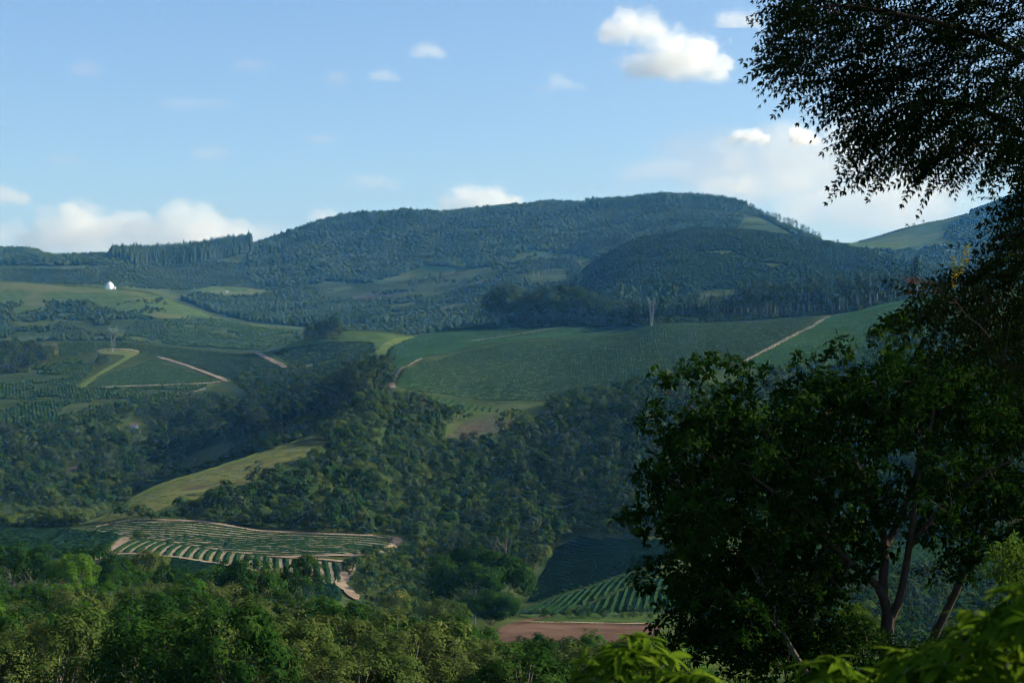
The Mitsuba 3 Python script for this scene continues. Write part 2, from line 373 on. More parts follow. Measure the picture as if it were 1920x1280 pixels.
def drape(g, spacing, lift):
    """A sheet that follows the land inside the outline g (x, y)."""
    x0, y0, x1, y1 = g.bounds
    gx, gy = np.meshgrid(np.arange(x0, x1, spacing), np.arange(y0, y1, spacing))
    inner = np.stack([gx.ravel(), gy.ravel()], 1)
    inner = inner[shapely.contains_xy(g.buffer(-spacing * .4), inner[:, 0], inner[:, 1])]
    ring = g.exterior
    edge = np.array([ring.interpolate(s).coords[0] for s in np.arange(0, ring.length, spacing)])
    pts = np.vstack([edge, inner]) if len(inner) else edge
    tri = Delaunay(pts).simplices
    c = pts[tri].mean(1)
    tri = tri[shapely.contains_xy(g, c[:, 0], c[:, 1])]
    z = height(pts[:, 0], pts[:, 1]) + lift
    v = np.column_stack([pts, z])
    nz = np.cross(v[tri[:, 1]] - v[tri[:, 0]], v[tri[:, 2]] - v[tri[:, 0]])[:, 2]
    tri = np.where(nz[:, None] < 0, tri[:, ::-1], tri)
    return v, tri


def sheet(name, g, mat, label, spacing, lift):
    return solid(name, drape(g, spacing, lift), mat, label, 'structure', smooth=True)


def track(name, pts, y0, y1, width, label, mat='ground_track', lift=.5, spacing=None):
    """A worn strip of uneven width along places on the land."""
    line = LineString(curve(np.array(path(pts, y0, y1).coords), 40))
    n = max(12, int(line.length / (width * .8)))
    p = np.array([line.interpolate(s).coords[0] for s in np.linspace(0, line.length, n)])
    tn = unit(np.gradient(p, axis=0))
    nn = np.stack([-tn[:, 1], tn[:, 0]], 1)
    r = Rng(int(abs(pts[0][0]) * 7 + abs(pts[-1][1])) % 9999)
    taper = np.clip(np.minimum(np.arange(n), n - 1 - np.arange(n)) / 3.0 + .35, 0, 1)[:, None]
    a, bb = (p + nn * s * width * r.uniform(.34, .66, (n, 1)) * taper for s in (1, -1))
    w = Polygon(np.vstack([a, bb[::-1]])).buffer(.15)
    if hasattr(w, 'geoms'):
        w = max(w.geoms, key=lambda q: q.area)
    return sheet(name, w, mat, label, spacing or width * .5, lift)


def rows(g, p1, p2, yr, spacing, wob=0.0, wlen=80.0, gap=0.0, seed=1):
    """Planting lines inside the outline g, running from p1 to p2 (in the photograph), as polylines with a slow bend."""
    a, b = ground_at(*p1, *yr), ground_at(*p2, *yr)
    d = unit((b - a)[None])[0]
    n = np.array([-d[1], d[0]])
    c = np.array(g.centroid.coords[0])
    R = math.hypot(g.bounds[2] - g.bounds[0], g.bounds[3] - g.bounds[1]) * .55
    out = []
    for k in np.arange(-R, R, spacing):
        s = np.arange(-R, R, 6.0)
        bend = wob * np.sin(s / wlen + 0.6 * seed)
        line = LineString(c + np.outer(s, d) + np.outer(k + bend, n)).intersection(g)
        for q in getattr(line, 'geoms', [line]):
            if q.length > 5 and q.geom_type == 'LineString':
                out.append(q)
    return out


def hedge(line, step, w, h, r, sides=5, lift=0.0):
    """A bumpy planted row along the line."""
    L = line.length
    n = max(3, int(L / step) + 1)
    p = np.array([line.interpolate(s).coords[0] for s in np.linspace(0, L, n)])
    t = unit(np.gradient(p, axis=0))
    nn = np.stack([-t[:, 1], t[:, 0]], 1)
    z = height(p[:, 0], p[:, 1]) + lift - .1
    prof = {3: [(-.5, 0), (0, 1), (.5, 0)], 5: [(-.5, 0), (-.42, .62), (0, 1), (.42, .62), (.5, 0)]}[sides]
    v = np.zeros((n, sides, 3))
    for k, (a, b) in enumerate(prof):
        ww, hh = w * r.uniform(.7, 1.25, n), h * r.uniform(.65, 1.2, n)
        v[:, k, :2] = p + nn * (a * ww)[:, None] + t * (r.uniform(-.3, .3, n) * step)[:, None]
        v[:, k, 2] = z + b * hh
    v[0, :, 2] = np.minimum(v[0, :, 2], z[0] + .3 * h)
    v[-1, :, 2] = np.minimum(v[-1, :, 2], z[-1] + .3 * h)
    i, j = np.meshgrid(np.arange(n - 1), np.arange(sides - 1), indexing='ij')
    q = np.stack([i * sides + j, i * sides + j + 1, (i + 1) * sides + j + 1, (i + 1) * sides + j], -1).reshape(-1, 4)
    return v.reshape(-1, 3), np.vstack([q[:, [0, 2, 1]], q[:, [0, 3, 2]]])


def plant_rows(lines, step, w, h, seed, name, label, group, stuff=False, sides=5, mat='leaf_coffee'):
    r = Rng(seed)
    meshes = [hedge(q, step, w, h, r, sides) for q in lines]
    if not meshes:
        return
    if stuff:
        solid(name, join(meshes), mat, label, 'stuff')
    else:
        for m in meshes:
            solid(name, m, mat, label, cat='coffee hedge', group=group)

# ------------------------------------------------------------------ fields, tracks and grass slopes
R1, R2 = (1240, 1870), (1500, 2200)
big = poly([(742, 716), (756, 700), (785, 684), (870, 660), (960, 643), (1160, 628), (1240, 608), (1400, 602), (1535, 593), (1480, 627), (1396, 676), (1385, 688), (1250, 708), (1100, 736), (1000, 752), (915, 750), (850, 741), (790, 735), (752, 727)], *R1)
sheet('coffee_field', big, 'ground_coffee', 'broad smooth coffee field rounding the middle hill', 12, .5)
plant_rows(rows(big, (1040, 745), (1085, 650), R1, 3.0, 6, 120), 3.2, 2.9, .9, 11, 'coffee_bushes', 'fine rows of coffee bushes over the broad middle field', None, True, 3)
right_f = poly([(1396, 690), (1404, 676), (1490, 628), (1555, 594), (1640, 572), (1720, 560), (1790, 560), (1790, 640), (1700, 690), (1500, 700)], 1200, 1900)
sheet('coffee_field', right_f, 'ground_coffee', 'dark coffee slope beyond the straight track at right', 12, .5)
plant_rows(rows(right_f, (1480, 665), (1650, 600), (1200, 1900), 4.4, 8, 90), 3.5, 2.6, 1.5, 12, 'coffee_bushes', 'contour rows of coffee on the dark slope right of the straight track', None, True, 3)
back_f = poly([(722, 668), (728, 650), (765, 636), (830, 621), (920, 608), (1000, 606), (1180, 610), (1236, 609), (1160, 624), (960, 639), (870, 654), (790, 672), (752, 694), (735, 712), (722, 705)], 1460, 2160)
sheet('coffee_field', back_f, 'ground_coffee', 'shaded coffee field between the dark grove and the broad field', 12, .5)
plant_rows(rows(back_f, (760, 670), (1000, 622), (1460, 2160), 3.6, 8, 110), 3.2, 2.7, 1.3, 13, 'coffee_bushes', 'coffee rows of the shaded field before the dark grove', None, True, 3)
knoll = poly([(490, 663), (560, 642), (640, 622), (700, 623), (778, 632), (735, 652), (712, 662), (722, 690), (700, 676), (545, 692), (505, 672)], 1640, 2110)
sheet('grass_knoll', knoll, 'ground_grass', 'sunlit grassy knoll with a clump of dark trees', 12, .45)
knoll_f = poly([(508, 662), (560, 650), (640, 641), (702, 643), (705, 662), (640, 672), (550, 688)], 1640, 2060)
sheet('young_field', knoll_f, 'ground_coffee', 'dark young coffee plot on the grassy knoll', 10, .9)
plant_rows(rows(knoll_f, (520, 672), (690, 655), (1640, 2060), 6.5, 3, 90), 4, 1.9, 1.5, 14, 'coffee_bushes', 'young coffee rows on the grassy knoll', None, True, 3)
py_f = poly([(112, 643), (220, 643), (330, 652), (476, 664), (500, 675), (540, 694), (440, 711), (380, 692), (300, 671), (262, 662), (250, 656), (180, 658), (130, 668), (112, 668)], 1680, 2110)
sheet('coffee_field', py_f, 'ground_coffee', 'flat topped coffee field behind the left pylon', 12, .5)
plant_rows(rows(py_f, (330, 690), (300, 655), (1680, 2110), 3.2, 5, 100), 3.4, 2.7, 1.2, 15, 'coffee_bushes', 'coffee rows of the flat topped field behind the left pylon', None, True, 3)
tri_f = poly([(160, 726), (210, 698), (288, 673), (360, 697), (412, 717), (380, 720), (250, 724)], 1640, 2000)
sheet('coffee_field', tri_f, 'ground_coffee', 'wedge of coffee between two pale tracks below the left pylon', 12, .5)
plant_rows(rows(tri_f, (250, 715), (300, 680), (1640, 2000), 3.6, 4, 100), 3.4, 2.5, 1.2, 16, 'coffee_bushes', 'coffee rows in the wedge between two pale tracks', None, True, 3)
low_f = poly([(0, 700), (60, 690), (140, 672), (175, 690), (140, 728), (230, 730), (390, 724), (330, 750), (230, 762), (180, 790), (40, 800), (0, 790)], 1420, 1950)
BUSH_ROWS = [(low_f, (40, 770), (330, 745), (1420, 1950), 6.5, 3.4, 3.0, 17, 'tall dark coffee bushes in bands on the slope below the left tracks')]
strip = poly([(143, 729), (200, 690), (236, 668), (186, 664), (183, 659), (250, 657), (263, 662), (230, 680), (185, 705), (160, 728)], 1640, 2080)
sheet('grass_verge', strip, 'ground_lime', 'bright grass strip running down from the left pylon', 8, .8)
far_d = poly([(325, 600), (400, 598), (560, 622), (560, 640), (490, 656), (330, 648), (230, 638), (250, 606)], 2480, 3100)
BUSH_ROWS.append((far_d, (330, 640), (420, 602), (2480, 3100), 7.5, 4.6, 3.4, 18, 'hazy dotted coffee bushes in the dip behind the flat topped field'))

track('dirt_track', [(480, 662), (500, 672), (522, 682), (545, 695)], 1660, 2110, 6.8, 'pale dirt track down the right edge of the flat topped field', lift=.9)
track('dirt_track', [(296, 670), (340, 683), (385, 699), (425, 716)], 1660, 2050, 6.0, 'pale dirt track dividing the fields below the left pylon', lift=.9)
track('dirt_track', [(415, 716), (350, 721), (270, 724), (150, 729)], 1600, 1900, 5.2, 'thin track along the foot of the coffee wedge', lift=.9)
track('dirt_track', [(180, 659), (205, 656), (235, 656), (262, 661)], 1850, 2090, 5.2, 'thin pale track looping round the left pylon', lift=1.0)
track('dirt_track', [(101, 645), (103, 655), (105, 667)], 1800, 2110, 7, 'short bare strip at the left corner of the flat topped field', 'ground_dry', lift=.9)
track('dirt_track', [(545, 695), (600, 683), (660, 674), (705, 664)], 1650, 2060, 4.5, 'track along the lower edge of the grassy knoll', lift=.9)
track('dirt_track', [(738, 729), (735, 716), (745, 700), (762, 688), (790, 673)], 1260, 1700, 5.2, 'red dirt track bending round the nose of the broad field', 'ground_track', lift=.9)
track('grass_verge', [(728, 690), (714, 664), (724, 650), (745, 640), (775, 632)], 1500, 2110, 13.5, 'bright grass verge between knoll and shaded field', 'ground_lime', lift=1.0)
track('dirt_track', [(1388, 682), (1440, 656), (1500, 624), (1556, 594)], 1250, 1850, 5.2, 'straight pale track climbing the right side of the broad field', lift=.9)
track('dirt_track', [(880, 641), (960, 630), (1060, 613)], 1700, 2160, 2.2, 'faint pale line crossing the shaded field', lift=1.2)
track('dirt_track', [(150, 752), (270, 742), (350, 738), (385, 728)], 1450, 1760, 4.5, 'brown farm track through the tall coffee rows', 'ground_soil', lift=.9)

# slope of scrub and the bare spur
spur = poly([(142, 984), (220, 945), (300, 907), (430, 868), (500, 837), (560, 824), (625, 812), (610, 835), (575, 855), (530, 878), (475, 900), (420, 925), (340, 945), (270, 966), (200, 980)], 800, 1150)
sheet('grass_slope', spur, 'ground_dry', 'dry sunlit grass slope on the crest of the spur', 5, .3)
plant_rows([LineString(curve(np.array(q.coords), max(4, int(q.length / 5)))) for q in rows(spur, (330, 922), (470, 880), (800, 1150), 7.0, 3, 60)], 2.2, 1.3, .8, 21, 'grass_terrace', 'thin terrace lines of tussock across the dry spur', None, True, 3, 'leaf_olive')
track('dirt_track', [(345, 922), (380, 913), (420, 908), (470, 905)], 800, 1100, 3.8, 'reddish path across the foot of the spur', 'ground_brown', lift=.6)
track('grass_verge', [(300, 930), (360, 924), (430, 920), (500, 912)], 780, 1100, 7.5, 'green grass ledge on the spur', 'ground_lime', lift=.45)
sheet('bare_ground', poly([(835, 822), (872, 792), (920, 782), (980, 792), (985, 800), (945, 810), (900, 818), (862, 824)], 900, 1240), 'ground_brown', 'brown cleared patch high on the scrub slope', 8, .4)
meadow = poly([(735, 748), (790, 752), (850, 760), (920, 762), (950, 776), (900, 778), (840, 772), (780, 766), (720, 758)], 1050, 1300)
sheet('grass_slope', meadow, 'ground_grass', 'narrow pasture under the lower edge of the broad field', 8, .4)
meadow_f = poly([(735, 740), (800, 742), (860, 752), (940, 768), (960, 776), (900, 772), (820, 762), (740, 752)], 1100, 1320)
plant_rows(rows(meadow_f, (760, 758), (790, 742), (1100, 1320), 6.0, 2, 50), 3, 2.6, 2.0, 22, 'coffee_bushes', 'short coffee rows under the lower edge of the broad field', None, True, 3)

# terraces of the valley floor
L1 = (640, 860)
up_t = poly([(160, 990), (200, 984), (250, 978), (300, 977), (400, 983), (470, 995), (560, 1001), (640, 1004), (745, 1009), (738, 1022), (700, 1036), (640, 1040), (560, 1042), (500, 1042), (420, 1034), (330, 1018), (250, 1006), (200, 1000)], *L1)
sheet('ploughed_field', up_t, 'ground_soil', 'tan terraced field with thin dark rows above the striped field', 5, .25)
grp = 'thin coffee rows of the tan terraced field'
plant_rows(rows(up_t, (330, 1003), (640, 1022), L1, 7.6, 2, 60), 1.5, 3.2, .95, 23, 'coffee_row', 'thin dark coffee row across the tan terraced field', grp)
dark_l = poly([(-60, 994), (0, 992), (60, 992), (150, 996), (225, 1004), (226, 1009), (196, 1038), (185, 1046), (100, 1050), (-60, 1052)], *L1)
sheet('ploughed_field', dark_l, 'ground_brown', 'dark field of full coffee rows at the left edge', 5, .25)
plant_rows(rows(dark_l, (20, 1020), (200, 1030), L1, 6.4, 2, 70), 1.5, 3.4, 1.5, 24, 'coffee_row', 'full coffee row in the dark field left of the fork', 'full coffee rows of the dark left field')
stripe = poly([(244, 1010), (330, 1022), (440, 1038), (520, 1047), (600, 1053), (658, 1056), (652, 1072), (640, 1094), (600, 1094), (520, 1077), (420, 1057), (330, 1044), (250, 1036), (212, 1036)], *L1)
sheet('ploughed_field', stripe, 'ground_soil', 'tan soil of the striped coffee field', 5, .25)
plant_rows(rows(stripe, (300, 1040), (337, 1016), L1, 4.3, 2.4, 24), 1.3, 2.9, 1.1, 25, 'coffee_row', 'green coffee row striping the pale soil beside the fork', 'green rows of the striped field')
low_s = poly([(205, 1047), (300, 1048), (420, 1064), (550, 1087), (640, 1103), (640, 1126), (500, 1120), (300, 1085), (210, 1070)], 540, 760)
sheet('ploughed_field', low_s, 'ground_coffee', 'dark coffee strip between striped field and near forest', 5, .25)
plant_rows(rows(low_s, (240, 1060), (400, 1075), (540, 760), 3.2, 2, 60), 1.5, 3.2, 1.6, 26, 'coffee_bushes', 'closed coffee rows of the dark strip above the near forest', None, True, 3)
track('dirt_track', [(240, 1008), (218, 1022), (200, 1038), (190, 1058)], 560, 830, 6.8, 'broad tan track forking at the left of the striped field', lift=.5)
track('dirt_track', [(200, 1042), (260, 1040), (330, 1046), (420, 1060), (520, 1080), (620, 1099), (650, 1106)], 560, 800, 3.8, 'tan track along the lower edge of the striped field', lift=.6)
track('dirt_track', [(748, 1009), (738, 1024), (700, 1039), (640, 1042), (560, 1044), (500, 1044)], 640, 860, 4.5, 'tan track round the right end of the terraced field', lift=.5)
track('dirt_track', [(500, 1045), (580, 1049), (660, 1056), (652, 1076), (638, 1094), (655, 1110), (668, 1126)], 560, 800, 4.5, 'winding dirt road at the right end of the striped field', lift=.7)
track('dirt_track', [(180, 990), (215, 981), (300, 976), (400, 982), (470, 994), (560, 1000), (640, 1003), (748, 1009)], 680, 880, 4.5, 'sandy track along the upper rim of the terraced field', lift=.6)

# lower right: brown plot, row field and the shaded slope
L2 = (400, 560)
plot = poly([(915, 1190), (960, 1172), (990, 1167), (1100, 1169), (1226, 1171), (1240, 1180), (1240, 1215), (1140, 1225), (1000, 1225), (930, 1212)], *L2)
sheet('ploughed_field', plot, 'ground_red', 'bare reddish brown ploughed plot at the valley bottom', 4, .2)
plant_rows(rows(plot, (960, 1195), (1200, 1188), L2, 1.9, 6, 35), 2.2, 1.3, .30, 31, 'furrows', 'plough furrows across the brown plot', None, True, 3, 'ground_red')
track('dirt_track', [(985, 1166), (1060, 1168), (1150, 1170), (1240, 1171)], *L2, 3.0, 'pale sandy track along the top of the brown plot', lift=.45)
track('dirt_track', [(940, 1188), (985, 1166), (1040, 1155)], *L2, 2.6, 'reddish track at the left corner of the brown plot', 'ground_red', lift=.4)
bank = poly([(970, 1152), (1060, 1152), (1240, 1146), (1240, 1168), (1100, 1166), (1000, 1163)], 440, 600)
sheet('grass_slope', bank, 'ground_grass', 'green grass bank between brown plot and row field', 4, .2)
RF = (480, 720)
row_a = poly([(1062, 1150), (1100, 1136), (1160, 1112), (1225, 1084), (1300, 1080), (1300, 1146), (1180, 1148)], *RF)
row_b = poly([(972, 1150), (1010, 1133), (1060, 1116), (1110, 1100), (1240, 1062), (1240, 1074), (1160, 1106), (1095, 1132), (1055, 1150)], *RF)
for g, p1, p2, sd in ((row_a, (1130, 1146), (1158, 1105), 27), (row_b, (1010, 1146), (1052, 1122), 28)):
    sheet('coffee_field', g, 'ground_coffee', ['coffee plot of steep parallel rows at the foot of the shaded slope', 'narrow coffee plot of slanting rows under the shaded slope'][sd - 27], 4, .2)
    plant_rows(rows(g, p1, p2, RF, 2.9, 1.2, 30), 1.0, 1.6, 1.35, sd, 'coffee_row', ['lit coffee row in the steep plot beside the big dark tree', 'slanting coffee row in the narrow plot under the shaded slope'][sd - 27], ['lit rows of the steep plot', 'slanting rows of the narrow plot'][sd - 27])
shade_f = poly([(990, 1132), (1012, 1085), (1040, 1030), (1085, 1006), (1150, 1012), (1260, 1020), (1260, 1056), (1110, 1096), (1050, 1114)], 600, 860)
sheet('coffee_field', shade_f, 'ground_coffee', 'deeply shaded coffee slope left of the big dark tree', 5, .2)
plant_rows(rows(shade_f, (1060, 1060), (1240, 1078), (600, 860), 3.8, 2.5, 60), 1.5, 2.0, 1.5, 29, 'coffee_row', 'shaded coffee row on the dark slope left of the big tree', 'shaded rows left of the big tree')
behind = poly([(1320, 1060), (1500, 1010), (1700, 1010), (1960, 985), (1960, 1180), (1700, 1210), (1500, 1215), (1320, 1205)], 430, 820)
sheet('coffee_field', behind, 'ground_coffee', 'shady coffee field seen through the branches of the big tree', 6, .2)
plant_rows(rows(behind, (1450, 1120), (1800, 1110), (430, 820), 5.6, 5, 60), 1.8, 2.4, 1.9, 30, 'coffee_row', 'coffee row seen between the trunks of the big tree', 'rows seen through the big tree')

# far slopes
dome_g = poly([(-120, 530), (0, 530), (100, 536), (205, 543), (260, 548), (325, 566), (392, 592), (360, 600), (290, 598), (215, 585), (160, 560), (110, 575), (0, 600), (-120, 600)], 2700, 3300)
sheet('pasture', dome_g, 'ground_grass', 'rolling green pasture round the white dome', 20, 1.0)
far_sheets = [([(358, 546), (400, 538), (450, 539), (505, 545), (480, 553), (420, 556), (370, 555)], 3700, 4300, 'ground_grass', 'small green meadow beyond the white dome'),
              ([(800, 597), (830, 576), (865, 570), (850, 595), (825, 605)], 3000, 3900, 'ground_brown', 'reddish cleared field in the far valley'),
              ([(860, 535), (900, 524), (935, 524), (930, 534), (880, 540)], 3400, 4200, 'ground_brown', 'brown fallow strip on the far valley side'),
              ([(700, 520), (760, 500), (860, 500), (850, 515), (790, 525), (700, 532)], 3800, 4400, 'ground_grass', 'faint meadow at the foot of the long mountain'),
              ([(640, 560), (700, 542), (765, 536), (760, 552), (700, 562)], 3300, 4000, 'ground_brown', 'pale cut over patch beside the far tree belt'),
              ([(980, 490), (1000, 470), (1080, 478), (1110, 488), (1060, 500)], 3700, 4400, 'ground_grass', 'green clearing under the long mountain'),
              ([(1585, 462), (1640, 448), (1700, 432), (1780, 405), (1815, 408), (1790, 425), (1770, 445), (1700, 468), (1640, 472)], 4300, 6050, 'ground_grass', 'open green pasture on the far right hill'),
              ([(900, 585), (960, 560), (1060, 540), (1060, 560), (1000, 585), (930, 600)], 2900, 3700, 'ground_coffee', 'dim field strips left of the dark wooded hill')]
for pts, a, b, mat, lab in far_sheets:
    sheet('far_field', poly(pts, a, b), mat, lab, 25, 1.5)

for pts, a, bb, mat, lab in (([(330, 800), (380, 788), (425, 792), (400, 812), (340, 832), (300, 830)], 1150, 1500, 'ground_lime', 'bright grass opening right of the white farmhouse'),
                            ([(0, 858), (50, 842), (70, 850), (20, 885), (-30, 890)], 1150, 1500, 'ground_grass', 'grass opening at the far left of the valley side'),
                            ([(170, 850), (230, 838), (250, 850), (190, 868)], 1150, 1500, 'ground_grass', 'small pasture in the left valley'),
                            ([(113, 887), (132, 880), (150, 866), (146, 880), (128, 892)], 1100, 1500, 'ground_red', 'red earth cut on the left valley side')):
    sheet('clearing', poly(pts, a, bb), mat, lab, 7, .6)
track('dirt_track', [(206, 898), (210, 910), (217, 926)], 1080, 1400, 5, 'short red footpath in the shaded valley', 'ground_red', lift=.8)

# ------------------------------------------------------------------ trees: builders
def inpoly(pts, px, py):
    return shapely.contains_xy(Polygon(pts), px, py)


CLEAR = [[(228, 800), (240, 792), (272, 792), (280, 812), (272, 836), (236, 836)], [(104, 884), (128, 868), (152, 858), (164, 872), (150, 900), (108, 912)],
         [(832, 824), (870, 792), (920, 782), (985, 794), (970, 818), (930, 834), (865, 838)], [(240, 1000), (300, 1020), (420, 1040), (420, 1030), (300, 1010)]]


def scatter(pts, y0, y1, spacing, seed, jitter=.45, density=None):
    """Jittered planting positions on the land whose ground shows inside the outline."""
    r = Rng(seed)
    t = [(p[0] - 960) / F for p in pts]
    xs = np.arange(min(min(t) * y0, min(t) * y1), max(max(t) * y0, max(t) * y1), spacing)
    ys = np.arange(y0, y1, spacing)
    x, y = [a.ravel() for a in np.meshgrid(xs, ys)]
    x, y = x + r.uniform(-jitter, jitter, len(x)) * spacing, y + r.uniform(-jitter, jitter, len(y)) * spacing
    z = height(x, y)
    px, py = project(np.stack([x, y, z], -1))
    ok = inpoly(pts, px, py)
    for e in CLEAR:
        ok &= ~inpoly(e, px, py)
    if density is not None:
        ok &= meshkit.fbm(np.stack([x, y, 0 * x], -1) / density[0], 3, seed) > density[1]
    return np.stack([x, y, z], -1)[ok]


def blob_crown(seed, h, w, n, leaf, base=.25, clumps=26, rc=.17, up=.3, squash=.8, hollow=.6, top=1.0, tidy=.3):
    """A broad crown: leaf faces gathered in clumps over an uneven ellipsoid."""
    r = Rng(seed)
    d = rand_dirs(r, clumps)
    d[:, 2] = np.abs(d[:, 2]) * top - .35 * (r.rand(clumps) < .45)
    d = unit(d)
    k = r.uniform(hollow, 1.0, (clumps, 1))
    lump = 1 + .35 * (meshkit.noise(d * 1.7 + seed, seed)[:, None] - .5) * 2
    c = d * k * lump * [w / 2, w / 2, h * (1 - base) / 2] + [0, 0, h * (1 + base) / 2]
    rad = w * rc * r.uniform(.65, 1.35, clumps)
    i = r.choice(clumps, n, p=rad ** 2 / (rad ** 2).sum())
    e = unit(rand_dirs(r, n) + d[i] * .55 + [0, 0, .3])
    p = c[i] + e * (rad[i] * r.uniform(.55, 1.15, n))[:, None] * [1, 1, squash]
    nrm = unit(e + d[i] * .3 + rand_dirs(r, n) * tidy + [0, 0, up * .5])
    return cards(r, p, nrm, leaf), c, rad


def wood(seed, h, base, centres, rad0, sides=6, every=3, lean=.04):
    """A tapered trunk with limbs out to the clumps."""
    r = Rng(seed + 77)
    th = h * (base + (1 - base) * .45)
    tp = np.stack([np.array([0, 0, -1.0]), np.array([r.uniform(-lean, lean) * h, r.uniform(-lean, lean) * h, th * .45]), np.array([r.uniform(-lean, lean) * 2 * h, r.uniform(-lean, lean) * 2 * h, th])])
    tp = curve(tp, 7)
    parts = [tube(tp, np.linspace(rad0, rad0 * .45, 7), sides)]
    for c in centres[::every]:
        s = r.uniform(.35, .95)
        a = tp[int(s * 6)]
        m = (a + c) / 2 + [0, 0, -.06 * h]
        parts.append(tube(curve([a, m, c], 5), np.linspace(rad0 * .42, rad0 * .12, 5), max(3, sides - 2), False))
    return join(parts)


def place_m(x, y, z, s=1.0, rot=0.0, sz=None):
    return T().translate([float(x), float(y), float(z)]).rotate([0, 0, 1], float(rot)).scale([float(s), float(s), float(sz or s)])


def tall_crown(seed, h, w, n, leaf, base=.45, clumps=14):
    """A slim eucalypt crown: small tufts up the top of a pole."""
    r = Rng(seed)
    s = np.sort(r.uniform(0, 1, clumps))
    prof = np.interp(s, [0, .35, .8, 1], [.45, 1, .75, .2])
    a = r.uniform(0, 2 * np.pi, clumps)
    q = r.uniform(.1, .8, clumps)
    c = np.stack([np.cos(a) * q * prof * w / 2, np.sin(a) * q * prof * w / 2, h * (base + (1 - base) * s)], 1)
    rad = w * .30 * r.uniform(.7, 1.3, clumps) * (.5 + .5 * prof)
    i = r.choice(clumps, n, p=rad ** 2 / (rad ** 2).sum())
    e = rand_dirs(r, n)
    p = c[i] + e * (rad[i] * r.uniform(.1, 1.1, n) ** .5)[:, None] * [1, 1, 1.2]
    return cards(r, p, unit(e + rand_dirs(r, n) * .45 + [0, 0, .15]), leaf), c, rad


def lumps(pts, seed, w, h, sub=1, var=.42):
    """Many small far crowns as one mesh."""
    r = Rng(seed)
    kinds = []
    for k in range(5):
        m = trimesh.creation.icosphere(sub)
        v = np.array(m.vertices)
        v = v * (1 + .38 * (meshkit.noise(v * 1.9 + 5 * k, k)[:, None] - .5) * 2 + .12 * r.normal(size=(len(v), 1)))
        kinds.append((v, np.array(m.faces)))
    n = len(pts)
    s = r.uniform(1 - var, 1 + var, n)
    hs = r.uniform(1 - var, 1 + var, n)
    a = r.uniform(0, 2 * np.pi, n)
    which = r.randint(0, 5, n)
    vs, fs, at = [], [], 0
    for k, (v, f) in enumerate(kinds):
        i = np.nonzero(which == k)[0]
        ca, sa = np.cos(a[i]), np.sin(a[i])
        x = (v[None, :, 0] * ca[:, None] - v[None, :, 1] * sa[:, None]) * (s[i] * w / 2)[:, None]
        y = (v[None, :, 0] * sa[:, None] + v[None, :, 1] * ca[:, None]) * (s[i] * w / 2)[:, None]
        z = (v[None, :, 2] * .55 + .42) * (hs[i] * h)[:, None]
        vs.append((np.stack([x, y, z], -1) + pts[i][:, None]).reshape(-1, 3))
        fs.append((f[None] + (np.arange(len(i)) * len(v))[:, None, None]).reshape(-1, 3) + at)
        at += len(vs[-1])
    return np.vstack(vs), np.vstack(fs)


# ------------------------------------------------------------------ far woods
MOUNT = [(462, 500), (470, 464), (560, 430), (640, 406), (760, 397), (830, 402), (900, 393), (1000, 384), (1250, 372), (1350, 378), (1400, 392), (1450, 416), (1540, 454), (1520, 458), (1470, 430), (1420, 405), (1395, 408), (1380, 428), (1300, 436), (1200, 452), (1120, 485), (1060, 478), (990, 468), (930, 500), (870, 505), (800, 498), (740, 520), (690, 532), (620, 528), (540, 540), (480, 535), (455, 520)]
solid('far_forest', lumps(scatter(MOUNT, 4000, 5420, 13.5, 31), 31, 13, 12, 1), 'leaf_far', 'dense blue green forest over the long mountain', 'stuff')
solid('far_forest', lumps(scatter([(1785, 425), (1830, 396), (1870, 378), (2300, 300), (2300, 470), (1920, 480), (1800, 452), (1775, 448)], 4400, 6250, 20, 32), 32, 18, 13, 1), 'leaf_far', 'dark forest on the shoulder of the far right hill', 'stuff')
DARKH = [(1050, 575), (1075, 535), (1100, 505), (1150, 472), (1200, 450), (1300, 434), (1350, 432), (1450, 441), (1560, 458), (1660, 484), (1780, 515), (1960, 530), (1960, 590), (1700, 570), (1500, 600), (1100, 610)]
solid('far_forest', lumps(scatter(DARKH, 2700, 3420, 6.8, 33, density=(90, .26)), 33, 7.4, 7, 1), 'leaf_shaded_hill', 'dense forest over the dark round hill', 'stuff')
solid('far_forest', lumps(scatter([(-60, 470), (0, 468), (50, 468), (100, 480), (200, 476), (300, 484), (310, 494), (200, 498), (120, 505), (60, 502), (-60, 502)], 4200, 5100, 13, 34), 34, 12, 11, 1), 'leaf_far', 'woods on the low crest at the far left', 'stuff')
BELT = [(340, 562), (360, 553), (440, 562), (520, 555), (600, 560), (700, 570), (725, 600), (715, 622), (560, 620), (480, 606), (395, 585)]
solid('far_forest', lumps(scatter(BELT, 3150, 4100, 9, 35), 35, 9, 12, 1), 'leaf_far', 'belt of woodland beyond the pasture of the white dome', 'stuff')
